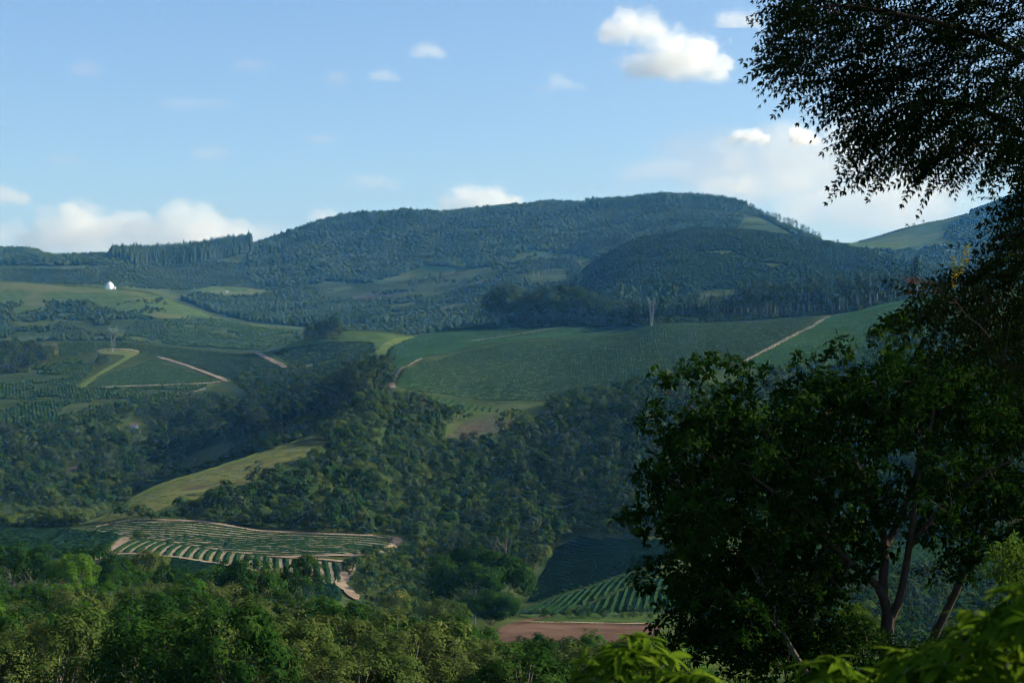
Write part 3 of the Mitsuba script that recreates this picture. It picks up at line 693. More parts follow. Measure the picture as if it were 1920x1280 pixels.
for k, (pg, y0, y1, sp, w, hh, dn, lab) in enumerate([
        ([(-60, 505), (130, 506), (200, 500), (330, 488), (460, 492), (520, 530), (600, 540), (600, 556), (505, 545), (400, 536), (340, 545), (250, 540), (200, 535), (-60, 528)], 3600, 4750, 11, 5.5, 5, None, 'dotted orchard rows on the slope behind the white dome'),
        ([(700, 545), (770, 520), (830, 515), (870, 540), (900, 560), (940, 580), (930, 612), (760, 612), (715, 600)], 2900, 4000, 12, 8, 7, (60, .45), 'scattered trees on the far valley side'),
        ([(930, 500), (1000, 480), (1100, 490), (1080, 530), (1040, 560), (960, 570), (880, 560), (880, 530)], 2900, 4300, 12, 8, 8, (60, .46), 'scattered trees left of the dark round hill'),
        ([(-60, 575), (100, 565), (160, 560), (215, 585), (310, 600), (330, 640), (200, 640), (-60, 640)], 2500, 3150, 8, 6.5, 6, (70, .42), 'bushes in the hollow under the white dome'),
        ([(200, 565), (300, 560), (330, 585), (250, 590)], 2900, 3250, 14, 6, 5, (40, .52), 'loose bushes on the pasture under the white dome'),
        ([(600, 625), (640, 600), (760, 615), (900, 600), (940, 605), (800, 625), (650, 640)], 2350, 3000, 9, 9, 10, None, 'woodland in the hollow behind the grassy knoll'),
        ([(1590, 470), (1700, 470), (1800, 455), (1920, 470), (1920, 540), (1750, 515), (1650, 480)], 3400, 4900, 12, 9, 8, (80, .40), 'tree patches in the gap right of the dark round hill'),
        ([(1120, 590), (1130, 548), (1200, 552), (1310, 545), (1320, 600)], 2350, 2750, 9, 9, 16, None, 'pale plantation behind the ridge row'),
        ([(1180, 572), (1340, 562), (1560, 556), (1700, 540), (1700, 570), (1560, 602), (1340, 612), (1180, 614)], 2110, 2900, 8, 8, 9, (60, .28), 'dark woods in the dip behind the ridge row')]):
    solid('far_trees', lumps(scatter(pg, y0, y1, sp, 40 + k, density=dn), 40 + k, w, hh, 1), 'leaf_far', lab, 'stuff')

for g, p1, p2, yr, sp, w, hh, sd, lab in BUSH_ROWS:
    q = np.vstack([np.array([l.interpolate(s).coords[0] for s in np.arange(0, l.length, w * 1.05)]) for l in rows(g, p1, p2, yr, sp, 10, 70, seed=sd)])
    q = q + Rng(sd).uniform(-.5, .5, q.shape)
    q = q[meshkit.fbm(np.column_stack([q / 40.0, 0 * q[:, 0]]), 3, sd) > .36]
    solid('coffee_bushes', lumps(np.column_stack([q, height(q[:, 0], q[:, 1])]), sd, w, hh, 1), 'leaf_hill', lab, 'stuff')

# ------------------------------------------------------------------ eucalypts one can tell apart
EUC = []
for k in range(6):
    (cm, cc, cr) = tall_crown(100 + k, 28, 9.5, 150, 2.1, [.42, .5, .36, .55, .45, .3][k], 12)
    tr = tube(curve([[0, 0, -1], [.3 * (k - 2), .2, 12], [.2, -.3 * (k - 3), 25]], 5), np.linspace(.42, .14, 5), 4)
    EUC.append((mikit.ply(cm, 'leaf_eucalypt'), mikit.ply(tr, 'bark_white')))


PLANT = []
for k in range(4):
    (cm, cc, cr) = tall_crown(140 + k, 26, 13, 170, 2.6, [.3, .36, .25, .33][k], 12)
    PLANT.append((mikit.ply(cm, 'leaf_eucalypt'), mikit.ply(tube(curve([[0, 0, -2], [.3, .2, 10], [.2, -.3, 21]], 4), np.linspace(.5, .2, 4), 4), 'bark_grey')))


def eucalypt(p, s, r, label, group, skyline=False):
    EUC_ = PLANT if skyline else EUC
    k = r.randint(len(EUC_))
    m = place_m(*p, s * r.uniform(.9, 1.15), r.uniform(0, 360), s)
    t = thing('eucalyptus_tree', label, 'eucalyptus', group)
    part(t, 'crown', EUC_[k][0], None, to_world=m)
    part(t, 'trunk', EUC_[k][1], None, to_world=m)


def euc_line(pts, y0, y1, n, depth, s0, s1, seed, label, group):
    """n trees along a line on the land, in a belt that many metres deep."""
    r = Rng(seed)
    w = path(pts, y0, y1)
    for u in (np.arange(n) + r.uniform(-.4, .4, n)) / n * w.length:
        q = np.array(w.interpolate(max(0, u)).coords[0]) + [r.uniform(-2, 2), r.uniform(0, depth)]
        eucalypt((q[0], q[1], height(q[0], q[1])), r.uniform(s0, s1), r, label, group, 'skyline' in label or 'mountain' in label)


solid('plantation', lumps(scatter([(206, 482), (300, 480), (390, 470), (470, 456), (474, 474), (400, 490), (300, 500), (212, 496)], 4350, 5050, 9, 58), 58, 9, 27, 1), 'leaf_far', 'dense plantation on the slope of the far left skyline', 'stuff')
euc_line([(206, 480), (300, 480), (390, 470), (470, 460)], 4550, 5000, 72, 45, 1.1, 1.35, 51, 'tall slim eucalyptus in the plantation along the far left skyline', 'eucalyptus on the far left skyline')
solid('plantation', lumps(scatter([(1098, 384), (1250, 371), (1350, 377), (1400, 390), (1400, 400), (1250, 385), (1110, 395)], 4950, 5420, 11, 59), 59, 10, 20, 1), 'leaf_far', 'plantation along the top of the long mountain', 'stuff')
euc_line([(1098, 384), (1180, 380), (1250, 372), (1350, 379), (1440, 410)], 5150, 5400, 40, 45, .6, .85, 52, 'small eucalyptus in the fringe along the top of the long mountain', 'eucalyptus on the mountain top')
euc_line([(1410, 400), (1450, 420), (1500, 440), (1545, 456)], 4900, 5400, 26, 50, .8, 1.15, 53, 'eucalyptus stepping down the right end of the long mountain', 'eucalyptus at the right end of the mountain')
euc_line([(768, 550), (800, 540), (838, 532)], 3300, 4000, 12, 30, .9, 1.3, 54, 'pale trunked eucalyptus in the belt across the far valley', 'eucalyptus belt in the far valley')
euc_line([(1000, 522), (1040, 508), (1075, 500), (1100, 498)], 3500, 4100, 14, 40, .9, 1.35, 55, 'pale trunked eucalyptus left of the dark round hill', 'eucalyptus left of the dark round hill')
euc_line([(1080, 478), (1110, 474), (1160, 470), (1190, 464)], 3900, 4300, 26, 60, 1.0, 1.35, 56, 'bare stemmed eucalyptus at the foot of the long mountain', 'bare stemmed eucalyptus under the mountain')
euc_line([(1065, 590), (1078, 560), (1092, 530)], 2600, 3300, 8, 30, .8, 1.1, 57, 'eucalyptus at the left foot of the dark round hill', 'eucalyptus at the left foot of the dark hill')
solid('plantation', lumps(scatter([(1235, 600), (1400, 596), (1560, 588), (1725, 552), (1725, 600), (1560, 616), (1400, 628), (1235, 630)], 1960, 2140, 7, 57), 57, 7, 20, 1), 'leaf_eucalypt', 'dense young plantation behind the tall ridge row', 'stuff')
euc_line([(1225, 606), (1300, 604), (1400, 600), (1500, 594), (1560, 588)], 1900, 2080, 50, 40, .9, 1.35, 58, 'eucalyptus in the ridge row above the broad coffee field', 'ridge row above the broad field')
euc_line([(1380, 600), (1480, 596), (1560, 590), (1640, 574), (1725, 556)], 1850, 2050, 54, 60, 1.25, 1.85, 59, 'tall pale trunked eucalyptus at the right end of the ridge row', 'tall eucalyptus at the right end of the ridge row')

# ------------------------------------------------------------------ dark groves on the middle ridge
GROVE = []
for k in range(6):
    h, w = [(30, 17), (24, 18), (27, 14), (21, 17), (32, 15), (18, 15)][k]
    cm, cc, cr = blob_crown(200 + k, h, w, 1100, 1.3, [.05, .04, .1, .04, .12, .04][k], 30, .15, hollow=.55)
    GROVE.append((mikit.ply(cm, 'leaf_eucalypt' if k % 3 != 1 else 'leaf_hill'), mikit.ply(wood(200 + k, h, .2, cc, .38, 5, 5), 'bark_grey'), h))


for k in range(6):
    scene[f'grove_form_{k}'] = {'type': 'shapegroup', 'shape': GROVE[k][0]}


def grove_tree(p, hgt, r, label, group, k=None):
    k = r.randint(len(GROVE)) if k is None else k
    s = hgt / GROVE[k][2]
    m = place_m(*p, s * r.uniform(.9, 1.15), r.uniform(0, 360), s)
    t = thing('grove_tree', label, 'tree', group)
    part(t, 'crown', GROVE[k][0], None, to_world=m)
    part(t, 'trunk', GROVE[k][1], None, to_world=m)


def grove(pts, y0, y1, spacing, h0, h1, seed, label, group, hmap=None, keep=70):
    r = Rng(seed)
    ps = scatter(pts, y0, y1, spacing, seed)
    ps = ps[np.argsort(ps[:, 1])]
    mass = numbered('grove_mass')
    for i, p in enumerate(ps):
        hh = r.uniform(h0, h1)
        if hmap is not None:
            px = project(p)[0]
            hh *= np.interp(px, *hmap)
        if i < keep:
            grove_tree(p, hh, r, label, group)
        else:
            k = r.randint(len(GROVE))
            s = hh / GROVE[k][2]
            labels[mass] = {'label': 'inner trees of the ' + group, 'kind': 'stuff'}
            scene[f'{mass}__{i - keep + 1:03d}'] = {'type': 'instance', 'group': {'type': 'ref', 'id': f'grove_form_{k}'}, 'to_world': place_m(*p, s * r.uniform(.9, 1.15), r.uniform(0, 360), s)}


grove([(935, 612), (940, 600), (1000, 600), (1060, 598), (1180, 602), (1240, 603), (1238, 614), (1180, 613), (1050, 612)], 2020, 2260, 13, 24, 31, 61, 'dark rounded tree of the grove above the shaded coffee field', 'dark grove on the ridge', ([930, 960, 985, 1010, 1060, 1110, 1150, 1240], [1.75, 1.7, 1.15, 1.5, 1.75, 1.5, 1.1, 1.05]))
grove([(572, 640), (580, 634), (640, 620), (642, 630), (600, 640)], 1980, 2120, 11, 15, 21, 62, 'dark tree in the clump on the grassy knoll', 'clump on the knoll')
r_ = Rng(5)
for px, py, hh in ((586, 632, 19), (600, 630, 22), (614, 627, 23), (628, 624, 25), (575, 638, 14)):
    q = ground_at(px, py, 1950, 2110)
    grove_tree((q[0], q[1], height(*q)), hh, r_, 'dark tree in the clump on the grassy knoll', 'clump on the knoll', 1)
grove([(402, 800), (410, 776), (470, 750), (560, 735), (640, 728), (722, 712), (728, 735), (690, 752), (640, 778), (580, 790), (500, 820), (450, 840)], 1090, 1420, 12, 20, 28, 63, 'dark tree of the shadowed row along the spur', 'shadowed tree row on the spur')
grove([(-40, 706), (-40, 668), (30, 660), (95, 668), (90, 690), (50, 700)], 1750, 2100, 14, 14, 24, 64, 'dark tree of the wood at the left edge below the white dome', 'wood at the left edge')
grove([(170, 690), (182, 672), (208, 676), (205, 690)], 1700, 2050, 8, 6, 9, 65, 'low dark bush beside the left pylon', 'bushes beside the left pylon')
grove([(300, 790), (310, 772), (400, 770), (420, 790), (400, 812)], 1250, 1600, 10, 11, 15, 66, 'pointed dark tree of the small plantation above the white farmhouse', 'small plantation above the farmhouse')
for px, py, hh, k, lab in ((240, 652, 0, 0, ''), (735, 698, 24, 2, 'slim pale trunked tree at the bend of the red track'), (918, 606, 11, 5, 'lone small tree on the skyline left of the dark grove')):
    if hh:
        q = ground_at(px, py, 1300, 2200)
        grove_tree((q[0], q[1], height(*q)), hh, r_, lab, None, k)
for px, py, hh, k, lab in ((862, 1062, 20, 0, 'grey green tree left of the tall eucalyptus at the slope foot'), (945, 1075, 30, 4, 'tall pale stemmed eucalyptus at the foot of the scrub slope'), (925, 1068, 25, 0, 'eucalyptus standing just behind the tallest one at the slope foot'),
                           (1000, 1100, 22, 0, 'bushy eucalyptus right of the tall one at the slope foot'), (985, 1094, 18, 3, 'low rounded tree between the eucalyptus at the slope foot'), (965, 1120, 14, 3, 'dark rounded tree beside the shaded coffee slope')):
    q = ground_at(px, py, 620, 900)
    grove_tree((q[0], q[1], height(*q)), hh, r_, lab, None, k)
for px, py, hh, lab in ((1701, 429, 20, 'tallest of the lone trees on the far right ridge'), (1713, 425, 13, 'smaller lone tree beside the tallest on the far right ridge'), (1731, 420, 15, 'lone tree higher up the far right ridge'), (1647, 447, 10, 'lowest lone bush on the far right ridge'), (1570, 459, 12, 'lone tree in the saddle right of the long mountain')):
    q = ground_at(px, py, 4500, 6100)
    grove_tree((q[0], q[1], height(*q)), hh, r_, lab, None, 1)

# ------------------------------------------------------------------ scrub and trees of the middle slopes
SCRUB = []
for k in range(8):
    h, w = [(9, 10), (7.5, 9), (11, 9.5), (6, 8), (8.5, 11), (12, 10), (5, 7.5), (10, 8)][k]
    cm, cc, cr = blob_crown(300 + k, h, w, 360, 1.25, .10, 10, .25, hollow=.62, tidy=.2)
    st = tube([[0, 0, -1.5], [.1, 0, h * .3], [0, .2, h * .6]], [.3, .22, .1], 4)
    n0 = len(cm[0])
    SCRUB.append((join([cm, st]), 'leaf_grey' if k == 5 else 'leaf_hill' if k not in (3, 6) else 'leaf_olive'))
    scene[f'scrub_form_{k}'] = {'type': 'shapegroup', 'shape': mikit.ply(SCRUB[k][0], SCRUB[k][1])}
SCRUB_PLY = [mikit.ply(*a) for a in SCRUB]


def scrub(pts, y0, y1, spacing, seed, s0, s1, one, many, keep=0, density=None, kinds=None):
    """Trees of a slope: the nearest 'keep' as things of their own, the rest as one mass."""
    r = Rng(seed)
    ps = scatter(pts, y0, y1, spacing, seed, density=density)
    ps = ps[np.argsort(ps[:, 1])]
    mass = numbered('hillside_scrub')
    labels[mass] = {'label': many, 'kind': 'stuff'}
    c = 0
    for i, p in enumerate(ps):
        k = kinds[r.randint(len(kinds))] if kinds else r.randint(8)
        s = r.uniform(s0, s1) * math.exp(r.normal() * .20)
        m = place_m(*p, s, r.uniform(0, 360), s * r.uniform(.85, 1.2))
        if i < keep:
            solid('scrub_tree', SCRUB_PLY[k], None, one[0], cat='scrub tree', group=one[1], to_world=m)
        else:
            c += 1
            scene[f'{mass}__{c:03d}'] = {'type': 'instance', 'group': {'type': 'ref', 'id': f'scrub_form_{k}'}, 'to_world': m}
    if not c:
        del labels[mass]


SLOPE = [(600, 822), (650, 785), (720, 752), (760, 768), (815, 785), (860, 780), (830, 812), (815, 830), (900, 826), (1000, 806), (1010, 790), (1060, 780), (1180, 765), (1300, 745), (1300, 1000), (1150, 1008), (1085, 1002), (1035, 1025), (1005, 1085), (980, 1120), (900, 1090), (830, 1070), (770, 1040), (760, 1010), (650, 1000), (560, 996), (470, 988), (400, 978), (300, 974), (340, 958), (440, 936), (510, 908), (580, 874), (620, 850)]
scrub(SLOPE, 770, 1320, 9.0, 71, .75, 1.2, ('rounded tree low on the scrub slope behind the terraced field', 'rounded trees low on the scrub slope'), 'mixed trees and scrub over the middle slope', 230, (45, .30))
scrub(SLOPE, 770, 1320, 8.0, 72, .22, .42, ('', ''), 'low bushes filling the middle slope between the trees', 0)
scrub([(1010, 770), (1100, 742), (1250, 712), (1300, 700), (1300, 745), (1180, 765), (1060, 780)], 1180, 1380, 8, 73, .6, .95, ('', ''), 'grey green scrub under the right part of the broad field', 0, None, (3, 6, 0, 2))
scrub([(640, 1062), (680, 1040), (745, 1030), (830, 1075), (900, 1095), (960, 1130), (960, 1160), (800, 1160), (690, 1130), (655, 1100)], 540, 800, 6, 74, .3, .62, ('low pale bush in the hollow right of the winding road', 'low bushes in the hollow'), 'pale scrub filling the hollow right of the winding road', 60, None, (3, 6, 1, 4))
LEFTV = [(-40, 812), (60, 805), (180, 795), (230, 765), (320, 755), (400, 735), (430, 760), (430, 800), (330, 880), (220, 940), (140, 975), (0, 985), (-40, 985)]
scrub(LEFTV, 1080, 1680, 10, 75, .7, 1.15, ('', ''), 'scattered trees over the left valley side', 0, (60, .40))
scrub(LEFTV, 1080, 1680, 9, 76, .3, .6, ('', ''), 'low bushes over the left valley side', 0, (50, .35))
scrub([(300, 906), (430, 860), (560, 800), (600, 780), (560, 830), (430, 872), (310, 920)], 1060, 1330, 7, 77, .5, .9, ('', ''), 'bushes in the shade below the tree row', 0)
scrub([(-40, 992), (0, 985), (60, 972), (140, 950), (210, 935), (222, 945), (150, 985), (100, 990)], 850, 1080, 5, 78, .55, .95, ('yellow green bush at the foot of the spur', 'bushes at the foot of the spur'), 'yellow green thicket at the foot of the spur', 40, None, (3, 6))
scrub([(250, 1006), (330, 1020), (420, 1034), (470, 1042), (430, 1038), (330, 1026), (255, 1012)], 660, 800, 4.2, 79, .22, .42, ('small round bush between striped and terraced fields', 'bushes between the two fields'), 'low bushes between striped and terraced fields', 40)
scrub([(970, 1154), (1060, 1154), (1240, 1148), (1240, 1162), (1000, 1160)], 440, 620, 4.0, 80, .15, .3, ('', ''), 'low shrubs along the bank above the brown plot', 0)
scrub([(240, 975), (400, 979), (470, 990), (440, 985), (300, 972), (220, 965)], 780, 920, 6, 81, .5, .8, ('', ''), 'dark bushes along the rim of the terraced field', 0)
scrub([(640, 760), (700, 745), (800, 765), (900, 790), (800, 790), (720, 775)], 1080, 1330, 9, 82, .8, 1.2, ('', ''), 'trees at the top of the scrub slope', 0)
scrub([(1620, 700), (1640, 640), (1700, 600), (1790, 590), (1790, 680)], 1150, 1700, 11, 83, .6, 1.0, ('', ''), 'bushes on the dark slope behind the tree tops', 0, (50, .5))
scrub([(1480, 1085), (1700, 1070), (1960, 1050), (1960, 1225), (1480, 1235)], 400, 720, 5.5, 89, .28, .55, ('', ''), 'dark bushes seen between the trunks of the big tree', 0)
scrub([(1960, 640), (2380, 560), (2380, 1150), (1960, 1000)], 600, 1330, 19, 92, .8, 1.4, ('', ''), 'trees on the hillside right of the view', 0, (60, .35))
scrub([(-400, 812), (-40, 812), (-40, 985), (-400, 985)], 1080, 1680, 17, 93, .8, 1.3, ('', ''), 'trees on the valley side left of the view', 0, (60, .35))
scrub([(550, 640), (600, 618), (650, 612), (640, 640)], 1980, 2100, 12, 84, .5, .8, ('', ''), 'bushes round the clump on the knoll', 0)

scrub([(430, 712), (480, 698), (545, 697), (640, 682), (722, 672), (735, 712), (640, 726), (560, 733), (470, 748)], 1400, 1900, 9, 85, .5, .9, ('', ''), 'light green bushes between knoll and tree row', 0)
scrub([(1290, 745), (1400, 715), (1600, 690), (1960, 640), (1960, 980), (1700, 1005), (1500, 1005), (1300, 1015)], 760, 1330, 10, 86, .6, 1.1, ('', ''), 'trees of the slope behind the big dark tree', 0)

scrub([(930, 614), (940, 604), (1060, 602), (1240, 606), (1300, 603), (1420, 599), (1560, 591), (1725, 556), (1730, 566), (1560, 598), (1420, 606), (1240, 613), (1060, 614)], 1840, 2260, 6.5, 87, .4, .75, ('', ''), 'undergrowth below the dark grove and ridge row', 0)
scrub([(402, 800), (410, 786), (470, 760), (560, 745), (640, 738), (722, 722), (728, 740), (690, 757), (640, 783), (580, 795), (500, 825), (450, 845)], 1090, 1420, 6, 88, .4, .7, ('', ''), 'undergrowth below the tree row on the spur', 0)

# ------------------------------------------------------------------ near forest, tree by tree
KIND = {  # height, width, leaves, leaf size, base, clumps, rc, material, squash
    'dark': (12, 12, 5200, .50, .08, 44, .13, 'leaf_dark', .8), 'green': (11.5, 11, 5200, .44, .08, 42, .125, 'leaf_green', .9),
    'olive': (10.5, 12, 6200, .40, .06, 56, .11, 'leaf_olive', .8), 'silver': (8.5, 12, 5000, .32, .06, 40, .14, 'leaf_silver', .7),
    'spread': (17, 20, 10000, .85, .28, 40, .15, 'leaf_dark', .68), 'slim': (18, 9, 5500, .42, .36, 26, .18, 'leaf_dark', .8)}
NEAR = {}
for a, (kd, (h, w, n, lf, base, cl, rc, mat, sq)) in enumerate(KIND.items()):
    NEAR[kd] = []
    for k in range(3 if kd in ('dark', 'green', 'olive') else 2):
        sd = 400 + 10 * a + k
        cm, cc, cr = blob_crown(sd, h, w, n, lf, base, cl, rc, squash=sq, hollow=.66, up=.45, tidy=.2, top=1.0 if kd != 'spread' else .8)
        NEAR[kd].append((mikit.ply(cm, mat), mikit.ply(wood(sd, h, base, cc, .26, 6, 2), 'bark_white' if kd in ('slim', 'spread') else 'bark_grey'), h, w, cc, cr))

LOOKS = {'dark': 'dark green', 'green': 'bright green', 'olive': 'pale olive', 'silver': 'silvery leaved', 'spread': 'wide spreading', 'slim': 'tall slim'}
USED = []


def stand(px, top, slope):
    """Where on the near slope a tree of height slope * distance has its top at that place in view."""
    ys = np.linspace(95, 520, 400)
    d = pix_dir(px, top)
    q = d[None] / d[1] * ys[:, None]
    gap = q[:, 2] - height(q[:, 0], q[:, 1]) - slope * ys
    k = np.nonzero(np.diff(np.sign(gap)))[0]
    k = k[-1] if len(k) else int(np.argmin(np.abs(gap)))
    return q[k, 0], q[k, 1], height(q[k, 0], q[k, 1])


def near_tree(px, top, wpx, kd, label=None, group=None, hgt=None, seed=0):
    r = Rng(9000 + seed)
    k = r.randint(len(NEAR[kd]))
    cr_, wd_, h, w, cc, cr = NEAR[kd][k]
    up = r.uniform(.85, 1.1)
    x, y, z = stand(px, top, wpx / F / w * h * up)
    USED.append((x, y))
    s = wpx / F * y / w
    m = place_m(x, y, z, s, r.uniform(0, 360), s * up)
    t = thing('forest_tree', label or '', 'forest tree', group)
    part(t, 'crown', cr_, None, to_world=m)
    part(t, 'trunk', wd_, None, to_world=m)
    return t, (x, y, z), m


def flowers(t, m, kd_k, n, seed):
    r = Rng(seed)
    cc, cr = kd_k
    top = np.argsort(-cc[:, 2])[:8]
    i = r.choice(top, n)
    e = unit(rand_dirs(r, n) + [0, 0, .9])
    part(t, 'blossoms', cards(r, cc[i] + e * cr[i][:, None] * 1.05, e, .30), 'blossom', stuff=True, to_world=m)


HAND = [  # px, top, width, kind, height, label
    (20, 1024, 120, 'dark', 13, 'dark tree at the left end of the forest edge below the dark field'),
    (78, 1034, 110, 'dark', 13, 'dark tree second from the left along the forest edge'),
    (132, 1040, 110, 'green', 12, 'green tree on the forest edge left of the tan track fork'),
    (172, 1033, 120, 'dark', 14, 'big dark tree on the forest edge just below the tan track fork'),
    (222, 1048, 100, 'dark', 12, 'dark tree on the forest edge right of the tan track fork'),
    (272, 1043, 105, 'olive', 13, 'olive topped tree rising against the dark coffee strip'),
    (322, 1062, 90, 'dark', 12, 'dark tree in front of the left part of the dark coffee strip'),
    (378, 1072, 100, 'green', 11, 'green tree in the dip of the forest edge before the dark strip'),
    (452, 1050, 140, 'dark', 14, 'broad dark tree rising before the right half of the striped field'),
    (505, 1066, 100, 'olive', 12, 'olive tree left of the tall white trunked tree'),
    (567, 1046, 84, 'slim', 17, 'tall tree with a bare white trunk in front of the winding road'),
    (610, 1122, 80, 'dark', 9, 'low dark tree at the foot of the tall white trunked tree'),
    (655, 1132, 90, 'dark', 9, 'dark tree below the winding dirt road'),
    (692, 1142, 110, 'olive', 10, 'olive tree left of the yellow flowering tree'),
    (738, 1116, 80, 'olive', 12, 'tree with bright yellow flowers on top'),
    (800, 1160, 70, 'green', 9, 'small green tree left of the wide spreading tree'),
    (838, 1128, 110, 'olive', 11, 'pale tree under the left side of the wide spreading tree'),
    (888, 1038, 165, 'spread', 20, 'wide spreading tree standing tall above the near forest'),
    (918, 1112, 110, 'spread', 12, 'lower spreading tree with white forked trunk beside the brown plot'),
    (760, 1172, 120, 'olive', 9, 'olive tree below the yellow flowering tree'),
    (300, 1108, 120, 'dark', 12, 'dark ivy hung tree in the middle of the forest'),
    (405, 1088, 120, 'olive', 13, 'thin olive tree showing pale forked branches'),
    (478, 1094, 130, 'olive', 12, 'pale olive crown in front of the broad dark tree'),
    (135, 1112, 150, 'olive', 11, 'broad brownish olive crown in the left part of the forest'),
    (195, 1128, 110, 'olive', 10, 'smaller olive crown right of the broad brownish one'),
    (560, 1148, 170, 'dark', 14, 'largest dark round tree at the bottom of the forest'),
    (110, 1182, 160, 'green', 12, 'feathery bright green tree at the lower left'),
    (40, 1172, 130, 'olive', 12, 'brownish tree left of the feathery green one'),
    (255, 1222, 150, 'silver', 8, 'silvery leaved tree at the bottom edge of the forest'),
    (340, 1222, 150, 'silver', 9, 'broad silver leaved tree left of the largest dark one'),
    (440, 1170, 150, 'olive', 10, 'loose olive tree left of the largest dark one'),
    (700, 1202, 170, 'olive', 10, 'broad fuzzy olive tree with thin bare stems'),
    (930, 1222, 130, 'dark', 9, 'dark low tree at the bottom below the brown plot'),
    (1000, 1192, 70, 'dark', 7, 'small dark tree at the left end of the brown plot'),
    (1112, 1180, 60, 'green', 10, 'pointed green tree before the brown plot'),
    (1200, 1200, 120, 'olive', 9, 'rounded olive tree at the right of the brown plot'),
    (1250, 1208, 90, 'olive', 8, 'rounded olive tree beside the big dark tree'),
    (20, 1215, 150, 'green', 10, 'yellow green tree in the bottom left corner'),
    (858, 1212, 130, 'olive', 9, 'olive tree left of the low dark tree at the bottom'),
    (640, 1172, 110, 'green', 9, 'green tree right of the largest dark one'),
    (235, 1160, 110, 'green', 10, 'green tree below the smaller olive crown')]
for i, (px, top, wpx, kd, hh, lab) in enumerate(HAND):
    t, pos, m = near_tree(px, top - (4 if top < 1045 else 0), wpx, kd, lab, None, hh, i)
    if 'yellow flowers' in lab:
        flowers(t, m, NEAR[kd][Rng(9000 + i).randint(len(NEAR[kd]))][4:], 260, 7)

_r = Rng(91)
_pts = scatter([(-60, 1165), (150, 1165), (300, 1165), (450, 1190), (600, 1215), (750, 1250), (850, 1280), (1000, 1310), (1260, 1320), (1260, 1420), (-60, 1420)], 96, 372, 8.0, 92)
_pts = _pts[np.argsort(-_pts[:, 1])]
for i, p in enumerate(_pts):
    if len(USED) and np.min(np.hypot(*(np.array(USED) - p[:2]).T)) < 5.0:
        continue
    kd = ['olive', 'dark', 'green', 'olive', 'silver'][_r.choice(5, p=[.36, .26, .2, .1, .08])]
    k = _r.randint(len(NEAR[kd]))
    cr_, wd_, h, w, cc, cr = NEAR[kd][k]
    px, py = project(p)
    s = _r.uniform(.55, .85)
    m = place_m(*p, s, _r.uniform(0, 360), s * _r.uniform(.85, 1.15))
    zone = 'back of the forest' if p[1] > 260 else 'mid forest' if p[1] > 165 else 'forest front'
    side = 'under the track fork' if px < 300 else 'under the striped field' if px < 620 else 'by the spreading tree' if px < 960 else 'before the brown plot'
    t = thing('forest_tree', f'{LOOKS[kd]} tree, {zone} {side}', 'forest tree', f'{LOOKS[kd]} trees, {zone}, {side}')
    part(t, 'crown', cr_, None, to_world=m)
    part(t, 'trunk', wd_, None, to_world=m)
    USED.append(tuple(p[:2]))

# ------------------------------------------------------------------ pylons and buildings
def pylon(px, py, y0, y1, h, label, k=1.0):
    x, y = ground_at(px, py, y0, y1)
    z = height(x, y)
    t = thing('pylon', label, 'pylon')

    def lattice(a, b, w, n, rr):
        a, b = np.array(a, float), np.array(b, float)
        ax = unit((b - a)[None])[0]
        u = unit(np.cross(ax, [0, 1, .01])[None])[0]
        v = np.cross(ax, u)
        s = np.linspace(0, 1, n)
        wid = w * np.sin(np.pi * np.clip(s, .08, .92)) ** .5
        c = [a + np.outer(s, b - a) + (e1 * wid)[:, None] * u + (e2 * wid)[:, None] * v for e1, e2 in ((-.5, -.5), (.5, -.5), (.5, .5), (-.5, .5))]
        out = [tube(q, rr * .38, 4, False) for q in c]
        for k in range(4):
            zig = np.stack([c[k][i] if i % 2 else c[(k + 1) % 4][i] for i in range(n)])
            out.append(tube(zig, rr * .24, 3, False))
        return join(out)
    m = place_m(x, y, z, 1, 12)
    for s in (-1, 1):
        part(t, 'mast', lattice([s * .6, 0, 0], [s * 2.4 * k, 0, h * .86], 1.0, 15, .12), 'steel', to_world=m)
    part(t, 'crossbeam', lattice([-4 * k, 0, h * .87], [4 * k, 0, h * .87], 1.4, 13, .13), 'steel', to_world=m)
    for s in (-1, 1):
        part(t, 'horn', lattice([s * 2.3 * k, 0, h * .89], [s * 3.8 * k, 0, h], 1.0, 5, .12), 'steel', to_world=m)
        part(t, 'insulator', tube([[s * 3.9 * k, 0, h * .86], [s * 3.9 * k, 0, h * .76]], .16, 4), 'steel', to_world=m)
    part(t, 'insulator', join([tube([[-2.4, 0, h * .86], [0, 0, h * .74]], .16, 4), tube([[2.4, 0, h * .86], [0, 0, h * .74]], .16, 4)]), 'steel', to_world=m)
    part(t, 'footing', box(0, 0, .2, 2.2, 2.2, 1.2), 'paint_white', to_world=m)
    return x, y, z


pylon(212, 660, 1900, 2090, 33, 'steel lattice pylon standing on the bright grass strip at left', 1.3)
pylon(1222, 611, 1650, 1900, 32, 'steel lattice pylon standing before the dark ridge trees')

x, y = ground_at(206, 542, 3050, 3300)
t = thing('domed_chapel', 'white bell shaped domed building on the crest of the green pasture', 'domed building')
m = place_m(x, y, height(x, y) - .4, 1.15, -8)
part(t, 'dome', trimesh.creation.revolve([[8.6, 0], [8.2, 2.2], [7.4, 5], [6.2, 8], [4.8, 10.4], [3.0, 12.2], [1.2, 13.1], [0, 13.3]], sections=32), 'paint_white', 40, to_world=m)
part(t, 'finial', tube([[0, 0, 13.1], [0, 0, 15.6]], [.7, .25], 8), 'roof_tile', to_world=m)
part(t, 'porch', join([box(9.2, -1, 1.8, 3.4, 4, 3.6), box(9.2, -1, 3.8, 4, 4.6, .5)]), 'paint_white', to_world=m)
part(t, 'door', box(9.2, -3.05, 1.3, 1.4, .12, 2.6), 'bark_brown', to_world=m)


